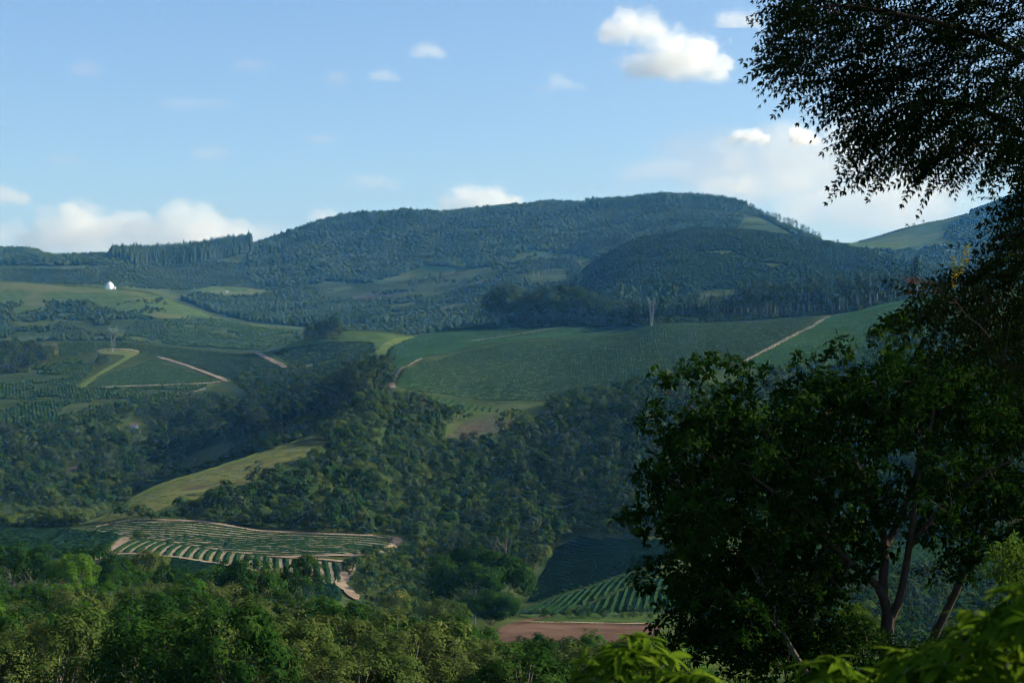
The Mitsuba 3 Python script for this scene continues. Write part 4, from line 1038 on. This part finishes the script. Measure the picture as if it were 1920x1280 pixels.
def house(px, py, y0, y1, L, W, H, rot, label, roof='roof_tile', cat='house'):
    x, y = ground_at(px, py, y0, y1)
    t = thing('farmhouse', label, cat)
    m = place_m(x, y, height(x, y) - .6, 1, rot)
    part(t, 'wall', box(0, 0, H / 2, L, W, H), 'paint_white', to_world=m)
    e = .5
    v = np.array([[-L / 2 - e, -W / 2 - e, H - .05], [L / 2 + e, -W / 2 - e, H - .05], [L / 2 + e, W / 2 + e, H - .05], [-L / 2 - e, W / 2 + e, H - .05], [-L / 2 - e, 0, H + W * .3], [L / 2 + e, 0, H + W * .3]])
    part(t, 'roof', (v, np.array([[0, 1, 5], [0, 5, 4], [2, 3, 4], [2, 4, 5], [0, 4, 3], [1, 2, 5], [0, 3, 2], [0, 2, 1]])), roof, to_world=m)
    part(t, 'door', box(-L * .1, -W / 2 - .03, 1.05, 1, .1, 2.1), 'bark_brown', to_world=m)
    for q in (-.34, .22):
        part(t, 'window', box(L * q, -W / 2 - .03, H * .55, 1.3, .1, 1.1), 'roof_tile', to_world=m)


house(252, 802, 1150, 1600, 6.5, 5, 3.6, 12, 'white farmhouse with a red roof among the trees of the left valley')
house(1766, 462, 4300, 5400, 17, 8, 4.5, 8, 'long pale farm building on the far right hill', 'steel')
house(426, 549, 3700, 4300, 5, 4, 3.6, 0, 'tiny white hut at the edge of the small green meadow', 'paint_white', 'hut')
house(987, 483, 3800, 4300, 4.5, 4, 3.4, 0, 'tiny white hut at the foot of the long mountain', 'paint_white', 'hut')


# ------------------------------------------------------------------ leaves and branching for the near trees
def leaves(base, d, nrm, L, W, fold=.18, bend=.15):
    """Pointed leaves, folded along the midrib; four faces each."""
    n = len(base)
    L, W = np.broadcast_to(L, (n,))[:, None], np.broadcast_to(W, (n,))[:, None]
    s = unit(np.cross(d, nrm))
    u = np.cross(s, d)
    mid = base + d * L * .45
    v = np.stack([base, mid + s * W / 2 + u * W * fold, mid - s * W / 2 + u * W * fold, mid, base + d * L - u * L * bend], 1).reshape(-1, 3)
    k = np.arange(n)[:, None] * 5
    return v, np.vstack([k + [0, 1, 3], k + [0, 3, 2], k + [3, 1, 4], k + [3, 4, 2]])


def big_leaf(L, W, bend, fold=.16, curl=0.0):
    """One near leaf along +x, sixteen faces, with a folded midrib and a drooping tip."""
    s = np.array([0, .18, .42, .7, 1.0])
    w = np.array([.04, .72, 1.0, .68, .02]) * W / 2
    z = -bend * L * s ** 2
    v = []
    for a, b, c in zip(s * L, w, z):
        v += [[a, b, c + fold * b * 2], [a, 0, c], [a, -b, c + fold * b * 2]]
    v = np.array(v)
    f = []
    for i in range(4):
        for j in range(2):
            p = i * 3 + j
            f += [[p, p + 1, p + 4], [p, p + 4, p + 3]]
    return v, np.array(f)


def branching(targets, nodes, radii, r, tip=.006, sag=.06, grow=.55):
    """Thin branches from the limbs (nodes with radii) out to every target, nearest first."""
    pos, rad = [np.array(p) for p in nodes], list(radii)
    first = cKDTree(np.array(pos)).query(targets)[0]
    out = []
    for i in np.argsort(first):
        A = np.array(pos)
        k = int(np.argmin(np.linalg.norm(A - targets[i], axis=1)))
        a, b = A[k], targets[i]
        L = np.linalg.norm(b - a)
        if L < .02:
            continue
        m1 = a + (b - a) * .35 + r.normal(size=3) * L * .10 + [0, 0, L * .10]
        m2 = a + (b - a) * .70 + r.normal(size=3) * L * .08 + [0, 0, L * .06]
        c = curve([a, m1, m2, b], 6)
        r0 = min(rad[k] * .75, tip + L * .022)
        rr = np.linspace(r0, tip, 6)
        out.append(tube(c, rr, 5, False))
        pos += list(c[2:])
        rad += list(np.maximum(rr[2:], tip))
    return out


def inside(pts, n, r, min_px=0.0):
    g = Polygon(pts).buffer(-min_px)
    x0, y0, x1, y1 = g.bounds
    q = np.stack([r.uniform(x0, x1, n * 6), r.uniform(y0, y1, n * 6)], 1)
    return q[shapely.contains_xy(g, q[:, 0], q[:, 1])]


def spread(q, n, gap):
    out = []
    for p in q:
        if len(out) == 0 or np.min(np.hypot(*(np.array(out) - p).T)) > gap:
            out.append(p)
        if len(out) >= n:
            break
    return np.array(out)


def limb(pts, y, r0, r1, n=14, sides=9):
    """A limb through places in view; y = distance(s)."""
    ys = np.broadcast_to(y, (len(pts),)) if np.ndim(y) == 0 else np.array(y)
    c = curve([P(px, py, yy) for (px, py), yy in zip(pts, ys)], n)
    return c, np.linspace(r0, r1, n), tube(c, np.linspace(r0, r1, n), sides)


# ------------------------------------------------------------------ the big dark tree on the right
r = Rng(700)
TREE = thing('broadleaf_tree', 'big dark broadleaved tree with a forked trunk filling the lower right', 'tree')
D = 27.0
gz = height(P(1660, 1240, D)[0], D)
base = P(1660, 1240, D)
base = np.array([base[0] - .1, D, gz - .3])
trunk_c = curve([base, P(1664, 1290, D), P(1662, 1215, D), P(1666, 1150, D)], 12)
trunk_r = np.linspace(.16, .115, 12)
LIMBS = [limb([(1664, 1155), (1652, 1110), (1632, 1085), (1600, 1060), (1560, 1020), (1500, 960), (1420, 900)], [D, D, D - .2, D - .4, D - .8, D - 1.2, D - 1.5], .075, .02),
         limb([(1666, 1155), (1655, 1095), (1660, 1030), (1648, 960), (1610, 880), (1560, 790), (1500, 730)], [D, D, D + .2, D + .3, D + .5, D + .6, D + .6], .09, .02),
         limb([(1668, 1165), (1690, 1110), (1702, 1040), (1712, 975), (1722, 890), (1745, 800), (1760, 720)], [D, D - .1, D - .3, D - .6, D - .8, D - 1, D - 1], .075, .02),
         limb([(1655, 1040), (1690, 960), (1720, 880), (1730, 800), (1700, 700)], [D + .2, D + .5, D + .9, D + 1.2, D + 1.4], .07, .024),
         limb([(1600, 1060), (1540, 1050), (1450, 1060), (1370, 1040), (1290, 1000)], [D - .4, D - .2, D, D + .3, D + .6], .05, .018),
         limb([(1640, 950), (1560, 900), (1460, 850), (1350, 800), (1290, 760)], [D + .3, D + .6, D + .9, D + 1, D + 1], .055, .018),
         limb([(1702, 1030), (1760, 960), (1830, 900), (1900, 860)], [D - .3, D - .6, D - .8, D - 1], .05, .018)]
second = limb([(1680, 1420), (1705, 1290), (1755, 1185), (1800, 1092), (1832, 1020), (1868, 950), (1890, 860)], [D + 1] * 7, .105, .035)
third = limb([(1560, 1420), (1535, 1300), (1505, 1250), (1470, 1190), (1440, 1120), (1400, 1040)], [D - 1.5, D - 1.5, D - 1.5, D - 1.4, D - 1.2, D - 1], .07, .025)
part(TREE, 'trunk', tube(trunk_c, trunk_r, 12), 'bark_brown', 40)
for c, rr, mm in LIMBS:
    part(TREE, 'limb', mm, 'bark_brown', 40)
OUT = [(1182, 976), (1212, 900), (1228, 850), (1216, 800), (1245, 775), (1268, 735), (1252, 715), (1290, 700), (1345, 690), (1400, 702), (1440, 722), (1500, 690), (1560, 682), (1600, 650), (1650, 640), (1690, 612), (1705, 640), (1745, 655), (1800, 645), (1960, 640), (2070, 720), (2090, 900), (1980, 1010), (1880, 1040), (1840, 1082), (1800, 1130), (1760, 1112), (1700, 1085), (1655, 1080), (1625, 1125), (1612, 1180), (1580, 1250), (1500, 1300), (1420, 1310), (1320, 1290), (1262, 1235), (1232, 1170), (1222, 1120), (1214, 1060), (1202, 1010)]
SPRAYS = np.array([(1176, 972), (1188, 966), (1198, 975), (1205, 905), (1212, 880), (1214, 792), (1224, 778), (1236, 765), (1244, 712), (1258, 700), (1300, 690), (1318, 682), (1340, 680), (1372, 678), (1384, 690), (1420, 700), (1500, 676), (1552, 668), (1572, 646), (1580, 656), (1640, 626), (1662, 614), (1682, 606), (1690, 600), (1700, 622), (1205, 1000), (1198, 1092), (1212, 1098), (1208, 1060), (1232, 1180)], float)
q = spread(inside(OUT, 9500, r, 12), 720, 16)
keep = (q[:, 0] < 1600) | (q[:, 1] < 860) | (r.rand(len(q)) < .75)
q = q[keep]
edge = np.array([Polygon(OUT).exterior.distance(Point(p)) for p in q])
half = np.clip(.35 + edge / 75.0, .4, 2.6)
rag = meshkit.fbm(np.column_stack([q / 42.0, 0 * q[:, 0]]), 3, 4)
ok_ = (edge > 70) | (rag > .40 + .12 * (edge < 30))
q, half = np.vstack([q[ok_], SPRAYS]), np.concatenate([half[ok_], np.full(len(SPRAYS), .5)])
yy = D + r.uniform(-1, 1, len(q)) * half
cl = P(q[:, 0], q[:, 1], yy)
q2 = inside(OUT, 1600, r, 50)[:420]
q2 = q2[(q2[:, 0] < 1590) | (q2[:, 1] < 820)]
cl = np.vstack([cl, P(q2[:, 0], q2[:, 1], D + r.uniform(-2.2, 2.6, len(q2)))])
nodes = np.vstack([c for c, _, _ in LIMBS] + [trunk_c[-2:]])
rads = np.concatenate([rr for _, rr, _ in LIMBS] + [trunk_r[-2:]])
part(TREE, 'branches', join(branching(cl, list(nodes), list(rads), r)), 'bark_brown', 60, stuff=True)


def rosettes(r, centres, per, spread_m, k, L, W, droop=.35, up=.35):
    """Twig ends round every centre, each with a drooping whorl of leaves."""
    n = len(centres) * per
    c = np.repeat(centres, per, 0) + rand_dirs(r, n) * (r.uniform(.15, 1, n)[:, None] ** .6) * spread_m * [1, 1, .75]
    ax = unit(rand_dirs(r, n) * .6 + [0, 0, up] + (c - np.repeat(centres, per, 0)) * 1.5)
    base = np.repeat(c, k, 0)
    A = np.repeat(ax, k, 0)
    out = rand_dirs(r, n * k)
    out = unit(out - (out * A).sum(1, keepdims=True) * A)
    d = unit(out + A * r.uniform(-.1, .7, (n * k, 1)) - [0, 0, droop])
    nrm = unit(A + out * -.2 + r.normal(size=(n * k, 3)) * .25)
    Ls = L * r.uniform(.6, 1.25, n * k)
    return leaves(base + d * L * .1, d, nrm, Ls, Ls * W / L, .16, .12)


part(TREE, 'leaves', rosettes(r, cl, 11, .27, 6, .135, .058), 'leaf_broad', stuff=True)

LEAN = thing('leaning_tree', 'leaning bare trunk right of the forked one, with glossy leaves high up', 'tree')
part(LEAN, 'trunk', second[2], 'bark_brown', 40)
cl2 = P(*inside([(1740, 900), (1830, 840), (1960, 800), (1960, 1000), (1890, 1040), (1830, 1075), (1770, 1060)], 300, r)[:70].T, D + 1 + r.uniform(-1.5, 1, 70))
part(LEAN, 'branches', join(branching(cl2, list(second[0][5:]), list(second[1][5:]), r)), 'bark_brown', 60, stuff=True)
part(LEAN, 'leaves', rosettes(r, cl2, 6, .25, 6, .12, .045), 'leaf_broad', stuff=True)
SLIM = thing('slender_tree', 'slender pale stem rising at the left foot of the big dark tree', 'tree')
part(SLIM, 'trunk', third[2], 'bark_grey', 40)
cl3 = P(*inside([(1380, 1040), (1450, 1020), (1520, 1100), (1520, 1200), (1430, 1180)], 200, r)[:40].T, D - 1.2 + r.uniform(-.8, .8, 40))
part(SLIM, 'branches', join(branching(cl3, list(third[0][6:]), list(third[1][6:]), r)), 'bark_grey', 60, stuff=True)
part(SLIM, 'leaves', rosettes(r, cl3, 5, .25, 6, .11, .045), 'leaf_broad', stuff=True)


def under_shrub(label, pts, y, n, mat, L, W, per=7, seed=1):
    r = Rng(seed)
    q = spread(inside(pts, 900, r), n, 10)
    c = P(q[:, 0], q[:, 1], y + r.uniform(-.8, .8, len(q)))
    t = thing('understory_shrub', label, 'shrub')
    mid = c[:, :2].mean(0)
    foot = np.array([mid[0], mid[1], height(*mid) - .1])
    top = np.array([mid[0], mid[1], np.median(c[:, 2])])
    st = curve([foot, (foot + top) / 2 + [.1, 0, 0], top], 8)
    part(t, 'stem', join([tube(st, np.linspace(.05, .02, 8), 6)] + branching(c, list(st[2:]), [.03] * 6, r, .004)), 'bark_grey', 60)
    part(t, 'leaves', rosettes(r, c, per, .2, 6, L, W), mat, stuff=True)


under_shrub('sunlit leafy shrub at the foot of the forked trunk, left side', [(1560, 1180), (1600, 1150), (1660, 1185), (1720, 1215), (1740, 1310), (1560, 1330), (1480, 1300)], 25.5, 110, 'leaf_broad', .12, .045, 7, 11)
under_shrub('yellow green feathery shrub seen left of the forked trunk', [(1570, 1150), (1600, 1130), (1650, 1170), (1660, 1210), (1590, 1215)], 29.5, 26, 'leaf_spray', .10, .03, 8, 12)
under_shrub('bright shrub showing through the lower left of the big dark tree', [(1440, 1130), (1500, 1120), (1540, 1180), (1560, 1290), (1500, 1320), (1420, 1320), (1330, 1310), (1400, 1250), (1470, 1200)], 29.5, 70, 'leaf_spray', .11, .04, 6, 13)
under_shrub('low glossy shrub between forked and leaning trunks', [(1720, 1230), (1760, 1190), (1830, 1180), (1880, 1230), (1880, 1320), (1730, 1320)], 25.5, 60, 'leaf_broad', .12, .045, 7, 15)
under_shrub('bright green spray of leaves at the right edge under a bare branch', [(1850, 1040), (1900, 1020), (1960, 1030), (1960, 1110), (1880, 1100)], 22, 34, 'leaf_spray', .10, .035, 8, 14)

# ------------------------------------------------------------------ the tree overhead: pinnate fronds hanging into the picture
r = Rng(800)
OVER = thing('overhanging_tree', 'dark overhanging tree with long feathery fronds in the upper right corner', 'tree')
Y0 = 14.0
trunk_x = P(2150, 700, Y0)[0]
tb = np.array([trunk_x + .3, Y0, height(trunk_x + .3, Y0) - .3])
tr = limb([(2160, 1000), (2150, 800), (2120, 500), (2060, 260), (1980, 120)], Y0, .20, .09)
tr_c = np.vstack([tb, tr[0]])
part(OVER, 'trunk', tube(curve(tr_c, 18), np.linspace(.24, .08, 18), 10), 'bark_brown', 40)
OL = [limb([(2150, 790), (2040, 730), (1950, 700), (1900, 690), (1862, 665), (1842, 620), (1850, 560)], Y0 - .3, .085, .018),
      limb([(1880, 680), (1885, 640), (1895, 600)], Y0 - .3, .03, .012, 6),
      limb([(2060, 260), (1960, 130), (1850, 70), (1700, 30), (1580, 10), (1500, 20)], [Y0, Y0, Y0 - .4, Y0 - .7, Y0 - .9, Y0 - 1], .045, .008),
      limb([(2080, 330), (1950, 270), (1820, 200), (1720, 190), (1640, 230), (1610, 290)], [Y0, Y0, Y0 + .2, Y0 + .4, Y0 + .5, Y0 + .5], .04, .008),
      limb([(2080, 330), (1960, 290), (1860, 270), (1780, 300)], [Y0, Y0 - .3, Y0 - .6, Y0 - .8], .035, .008),
      limb([(2120, 520), (2000, 470), (1920, 440), (1860, 450)], [Y0, Y0, Y0 - .2, Y0 - .2], .05, .014),
      limb([(1980, 120), (1900, -20), (1780, -60), (1650, -40)], [Y0, Y0 + .4, Y0 + .5, Y0 + .4], .05, .014),
      limb([(1850, 560), (1800, 530), (1760, 545)], Y0 - .3, .018, .008, 6)]
for c, rr, mm in OL:
    part(OVER, 'limb', mm, 'bark_dark' if c[0][2] > .6 else 'bark_brown', 40)
TOP = [(1478, 0), (1500, -60), (2130, -60), (2150, 320), (1980, 330), (1880, 300), (1850, 270), (1800, 330), (1770, 330), (1745, 315), (1705, 310), (1690, 262), (1672, 300), (1640, 300), (1622, 285), (1635, 250), (1600, 200), (1570, 165), (1520, 140), (1490, 130), (1478, 80)]
SIDE = [(1990, 330), (1930, 355), (1908, 400), (1920, 425), (1896, 450), (1880, 480), (1850, 500), (1846, 515), (1800, 522), (1765, 540), (1745, 570), (1758, 600), (1785, 622), (1850, 628), (1885, 660), (1990, 690)]
qa, qb = spread(inside(TOP, 7000, r), 340, 18), spread(inside(SIDE, 4000, r), 66, 20)
qa = qa[(np.hypot(qa[:, 0] - 1722, qa[:, 1] - 310) > 22) & (np.hypot(qa[:, 0] - 1880, qa[:, 1] - 25) > 22)]
fc = np.vstack([P(qa[:, 0], qa[:, 1], Y0 + r.uniform(-1.3, 1.0, len(qa))), P(qb[:, 0], qb[:, 1], Y0 - .3 + r.uniform(-.9, .7, len(qb)))])
part(OVER, 'branches', join(branching(fc, list(np.vstack([c for c, _, _ in OL] + [tr[0]])), list(np.concatenate([x for _, x, _ in OL] + [tr[1]])), r, .004)), 'bark_dark', 60, stuff=True)


def frond(r, L, pairs, ll, lw, droop):
    """A feathered leaf along +x: a thin rachis with opposite leaflets, drooping under its weight."""
    s = np.linspace(.12, 1, pairs)
    spine = lambda t: np.stack([t * L, 0 * t, -droop * L * t ** 2], -1)  # noqa: E731
    p = spine(s)
    tan = unit(np.gradient(p, axis=0))
    B, Dd, N = [], [], []
    for side in (-1, 1):
        o = np.stack([0 * s, np.full(pairs, side * 1.0), 0 * s], 1)
        d = unit(o * .8 + tan * .62 + r.normal(size=(pairs, 3)) * .10 - [0, 0, .22])
        B.append(p)
        Dd.append(d)
        N.append(unit(np.array([[0, 0, 1.0]]) + r.normal(size=(pairs, 3)) * .25))
    B.append(p[-1:])
    Dd.append(tan[-1:])
    N.append(np.array([[0, 0, 1.0]]))
    B, Dd, N = np.vstack(B), np.vstack(Dd), np.vstack(N)
    k = np.concatenate([np.interp(s, [0, .15, .6, 1], [.55, .8, 1, .75])] * 2 + [[.9]]) * r.uniform(.75, 1.15, len(B))
    k[r.rand(len(B)) < .06] = .02
    lv = leaves(B, Dd, N, ll * k, lw * k, .12, .10)
    return join([lv, tube(spine(np.linspace(0, 1, 5)), np.linspace(.0028, .001, 5), 3, False)])


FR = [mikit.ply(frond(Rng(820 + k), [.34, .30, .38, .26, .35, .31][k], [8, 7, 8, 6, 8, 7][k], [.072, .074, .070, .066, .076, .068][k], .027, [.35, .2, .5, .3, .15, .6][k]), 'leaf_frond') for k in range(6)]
FR_MESH = [meshkit.WRITTEN[f['filename']][:2] for f in FR]


def frame(d, nrm, p, s):
    x = d / np.linalg.norm(d)
    y = np.cross(nrm, x)
    y /= np.linalg.norm(y)
    M = np.eye(4)
    M[:3, 0], M[:3, 1], M[:3, 2], M[:3, 3] = x * s, y * s, np.cross(x, y) * s, p
    return M


frames = []
hub = P(2000, 140, Y0)
for i, c in enumerate(fc):
    for _ in range(8):
        a = unit((c - hub)[None])[0] if i < len(qa) else np.array([-.8, -.3, .1])
        d = unit((a * .85 + rand_dirs(r, 1)[0] * [.65, .25, .65] + np.array([-.35, -.05, -.40]))[None])[0]
        n = unit((np.array([-.1, -.6, .6]) + r.normal(size=3) * .40)[None])[0]
        frames.append((c[1], frame(d, n, c + r.normal(size=3) * .085, r.uniform(.7, 1.1)), r.randint(6)))
frames.sort(key=lambda a: a[0])
for _, M, k in frames[:300]:
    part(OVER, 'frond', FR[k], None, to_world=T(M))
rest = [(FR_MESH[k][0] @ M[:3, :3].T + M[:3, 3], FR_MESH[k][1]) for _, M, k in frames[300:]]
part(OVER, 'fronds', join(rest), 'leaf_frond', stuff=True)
for (px, py, dx, dz, mat, lab) in ((1788, 545, .1, 1, 'leaf_gold', 'upright yellow and orange young frond'), (1796, 520, .35, .9, 'leaf_gold', 'yellow young frond tip'), (1760, 530, -1, .22, 'leaf_red', 'reddish frond pointing left'), (1770, 545, -.95, .05, 'leaf_red', 'reddish brown lower frond')):
    fm = frond(Rng(int(px)), .25, 8, .055, .018, .25)
    part(OVER, 'frond', mikit.ply(fm, mat), None, label=lab, to_world=T(frame(np.array([dx, -.15, dz]), np.array([.2, -.9, .3]), P(px, py, Y0 - .9), 1.0)))

# ------------------------------------------------------------------ leafy shrubs just below the viewpoint
BL = [mikit.ply(big_leaf(.105 * a, .034 * b, c), 'leaf_lime', True) for a, b, c in ((1, 1, .28), (.85, 1.05, .4), (1.15, .95, .2), (.95, .9, .5))]


def near_shrub(label, cx, top, hw, y, whorls, seed, cap=300):
    """A rounded bush of drooping leaf whorls; each leaf a piece of its own."""
    r = Rng(seed)
    t = thing('leafy_shrub', label, 'shrub')
    c0 = P(cx, top, y)
    R = hw / F * y
    foot = np.array([c0[0], y, height(c0[0], y) - .05])
    mid = np.array([c0[0], y, c0[2] - R * .9])
    stem = curve([foot, (foot + mid) / 2 + [.03, .02, 0], mid], 8)
    d = rand_dirs(r, whorls * 3)
    d = d[d[:, 2] > -.25][:whorls]
    tips = mid + d * [R, R * .9, R * .95] * r.uniform(.55, 1.0, (len(d), 1))
    part(t, 'stem', join([tube(stem, np.linspace(.022, .012, 8), 7)] + branching(tips, list(stem[4:]), [.012] * 4, r, .0025)), 'bark_grey', 60)
    fr = []
    for tip, dd in zip(tips, d):
        ax = unit((dd + [0, 0, .7])[None])[0]
        for k in range(r.randint(7, 11)):
            o = rand_dirs(r, 1)[0]
            o = unit((o - o @ ax * ax)[None])[0]
            e = unit((o + ax * r.uniform(-.1, .55) - np.array([0, 0, .15]))[None])[0]
            fr.append((tip[1], frame(e, unit((ax + r.normal(size=3) * .2)[None])[0], tip, r.uniform(.7, 1.2)), r.randint(4)))
    fr.sort(key=lambda a: a[0])
    for _, M, k in fr[:cap]:
        part(t, 'leaf', BL[k], None, to_world=T(M))
    if len(fr) > cap:
        W = [meshkit.WRITTEN[b['filename']][:2] for b in BL]
        part(t, 'leaves', mikit.ply(join([(W[k][0] @ M[:3, :3].T + M[:3, 3], W[k][1]) for _, M, k in fr[cap:]]), 'leaf_lime', True), None, stuff=True)


near_shrub('bright yellow green leafy shrub at the bottom below the brown plot', 1180, 1192, 115, 7.0, 62, 901)
near_shrub('low lime leafy shoots just right of the brightest bottom shrub', 1290, 1250, 80, 6.8, 30, 902)
near_shrub('small lime green shoot at the bottom below the forked trunk', 1560, 1232, 78, 6.2, 26, 903)
near_shrub('large blurred lime green shrub in the bottom right corner', 1850, 1150, 170, 5.4, 70, 904)
near_shrub('blurred lime leaves at the right edge under the bare branch', 1925, 1090, 85, 5.2, 30, 905)
near_shrub('low lime leaves left of the large bottom right shrub', 1700, 1225, 95, 5.6, 34, 906)
scene['haze_air'] = {'type': 'homogeneous', 'albedo': rgb((.92, .95, .97)), 'sigma_t': rgb((0.45e-5, 1.75e-5, 4.2e-5)), 'phase': {'type': 'isotropic'}}
_zlo, _zhi = float(_gz.min()) - 1, max(float(_gz.max()) + 60, 5)
_xr, _yr0, _yr1 = float(np.abs(_gx).max()) + 50, -150.0, 9100.0
scene['haze'] = {'type': 'cube', 'to_world': T().translate([0, (_yr0 + _yr1) / 2, (_zlo + _zhi) / 2]).scale([_xr, (_yr1 - _yr0) / 2, (_zhi - _zlo) / 2]),
                 'bsdf': {'type': 'null'}, 'interior': {'type': 'ref', 'id': 'haze_air'}}
labels['haze'] = {'label': 'thin blue haze lying over the far hills', 'kind': 'stuff'}

# ------------------------------------------------------------------ cumulus clouds as real vapour, far beyond the haze
def cumulus(px, py, hw, hh, dist, seed, blobs, sigma=.012, soft=.5, label=''):
    """One cloud at that place in the sky. blobs: (x, z, r) in units of the half width, base at z = 0."""
    c = P(px, py, dist)
    W, H = hw / F * dist * 1.45, hh / F * dist * 1.6
    Dp = min(W, H * 1.4)
    nx, ny, nz = int(np.clip(hw * 2, 56, 260)), int(np.clip(hh * 1.4, 32, 70)), int(np.clip(hh * 2.2, 36, 110))
    z, y, x = np.meshgrid(np.linspace(-1, 1, nz) * H, np.linspace(-1, 1, ny) * Dp, np.linspace(-1, 1, nx) * W, indexing='ij')
    R = hw / F * dist
    base = -hh / F * dist
    best = np.full(x.shape, 9.0)
    r = Rng(seed)
    for bx, bz, br in blobs:
        by = r.uniform(-.3, .3) * Dp * .5
        q = np.sqrt((x - bx * R) ** 2 + (y - by) ** 2 * (R / Dp) ** 2 * .35 + np.where(z - base < bz * R, 2.2, 1.0) * (z - base - bz * R) ** 2) / (br * R)
        best = np.minimum(best, q / 1.12)
    p = np.stack([x, y, z], -1) / (R * .30) + seed * 7.3
    n = meshkit.fbm(p, 5, seed) - .5
    n2 = meshkit.fbm(p * 3.3 + 4, 4, seed + 5) - .5
    billow = np.abs(meshkit.fbm(p * 1.6 + 9, 4, seed + 3) - .5)
    d = np.clip((1.0 - best + 1.9 * n + 1.1 * n2 - .9 * (billow - .12)) / soft, 0, 1)
    d *= np.clip((z - base + .16 * R + .5 * R * n) / (.35 * R), 0, 1)
    edge = np.minimum(np.minimum(1 - np.abs(x) / W, 1 - np.abs(y) / Dp), 1 - np.abs(z) / H)
    d = (d * np.clip(edge / .08, 0, 1)).astype(np.float32)
    key = numbered('cloud')
    m = T().translate([float(v) for v in c]).scale([float(W), float(Dp), float(H)])
    g = T().translate([float(v) for v in c - [W, Dp, H]]).scale([float(2 * W), float(2 * Dp), float(2 * H)])
    scene[key + '_vapour'] = {'type': 'heterogeneous', 'albedo': rgb((1, 1, 1)), 'scale': float(sigma), 'sigma_t': {'type': 'gridvolume', 'grid': mi.VolumeGrid(d[..., None]), 'to_world': g},
                              'phase': {'type': 'hg', 'g': .35}}
    scene[key] = {'type': 'cube', 'to_world': m, 'bsdf': {'type': 'null'}, 'interior': {'type': 'ref', 'id': key + '_vapour'}}
    labels[key] = {'label': label, 'category': 'cloud'}


B1 = [(-.55, .18, .38), (-.15, .30, .46), (.25, .28, .44), (.62, .14, .32)]
B2 = [(-.7, .12, .26), (-.4, .24, .32), (-.05, .22, .34), (.3, .30, .30), (.65, .12, .28)]
BANK = [(-.92, .06, .12), (-.74, .12, .17), (-.55, .15, .19), (-.36, .10, .17), (-.15, .12, .17), (.05, .08, .15), (.22, .18, .17), (.42, .16, .19), (.62, .12, .18), (.82, .06, .13), (-.45, .02, .2), (.4, .02, .24)]
cumulus(1275, 108, 105, 40, 12000, 1, B1, 0.00515, 0.39, 'largest white cumulus, near the top right of the sky')
cumulus(1190, 32, 70, 46, 15000, 2, B1, 0.00322, 0.58, 'soft cloud just above the largest white cumulus')
cumulus(1382, 26, 52, 30, 12500, 3, B1, 0.00260, 0.66, 'hazy cloud beside the overhanging tree at the top')
cumulus(803, 86, 36, 22, 12000, 4, B1, 0.00260, 0.58, 'small oval cloud high in the middle of the sky')
cumulus(720, 130, 30, 22, 12000, 5, B1, 0.00223, 0.66, 'small oval cloud left of and below the other high one')
cumulus(1048, 146, 58, 26, 12000, 6, [(-.6, .05, .22), (-.2, .15, .26), (0, .35, .26), (.25, .15, .24), (.65, .05, .2)], 0.00192, 0.66, 'grey wisp of cloud with a small peak')
cumulus(905, 374, 85, 26, 20000, 7, B2, 0.00322, 0.34, 'white cumulus peeping over the middle of the long mountain')
cumulus(612, 402, 42, 16, 20000, 8, B2, 0.00322, 0.50, 'small cloud behind the left shoulder of the long mountain')
cumulus(18, 358, 42, 26, 14000, 9, B1, 0.00260, 0.50, 'cloud cut by the left edge of the picture')
cumulus(285, 415, 260, 58, 20000, 10, BANK, 0.00236, 0.30, 'long bank of white cumulus along the left horizon')
cumulus(1420, 285, 200, 75, 25000, 11, [(-.55, .12, .12), (-.15, .38, .16), (.1, .32, .2), (.38, .52, .2), (.3, .2, .36), (.75, .3, .34), (-.2, .1, .3)], 0.00035, 0.34, 'tall cumulus bank behind the right end of the mountain')
cumulus(1370, 345, 75, 24, 16000, 12, B2, 0.00192, 0.50, 'low cloud in front of the tall cumulus bank')
cumulus(1590, 330, 250, 62, 31000, 14, BANK, .0005, .8, 'wide faint cloud veil behind the overhanging tree')
cumulus(1405, 252, 46, 19, 21000, 15, B2, .008, .45, 'small bright puff on top of the tall cumulus bank')
cumulus(1497, 243, 38, 28, 21000, 16, B1, .008, .45, 'brightest round top of the tall cumulus bank')
cumulus(692, 346, 62, 12, 15500, 13, B2, 0.00192, 0.58, 'thin flat cloud over the left shoulder of the mountain')

# ------------------------------------------------------------------ labels of look-alikes that stand in a countable line: which one from which end
ORD = 'first second third fourth fifth sixth seventh eighth ninth tenth eleventh twelfth thirteenth fourteenth fifteenth sixteenth seventeenth eighteenth nineteenth twentieth twenty-first twenty-second twenty-third twenty-fourth twenty-fifth twenty-sixth twenty-seventh twenty-eighth twenty-ninth thirtieth'.split()
_by = {}
for k, v in labels.items():
    if 'group' in v:
        _by.setdefault(v['label'], []).append(k)
for lab, ks in _by.items():
    if 1 < len(ks) <= 30:
        pos = []
        for k in ks:
            d = scene.get(k) or next(scene[q] for q in scene if q.startswith(k + '__'))
            v = meshkit.WRITTEN[d['filename']][0].mean(0)
            if 'to_world' in d:
                v = (np.array(T(d['to_world']).matrix) @ [*v, 1])[:3]
            pos.append(project(v))
        pos = np.array(pos)
        ax = 0 if np.ptp(pos[:, 0]) > np.ptp(pos[:, 1]) else 1
        for n, i in enumerate(np.argsort(pos[:, ax])):
            labels[ks[i]]['label'] = f"{lab}, {ORD[n]} from the {['left', 'top'][ax]}"
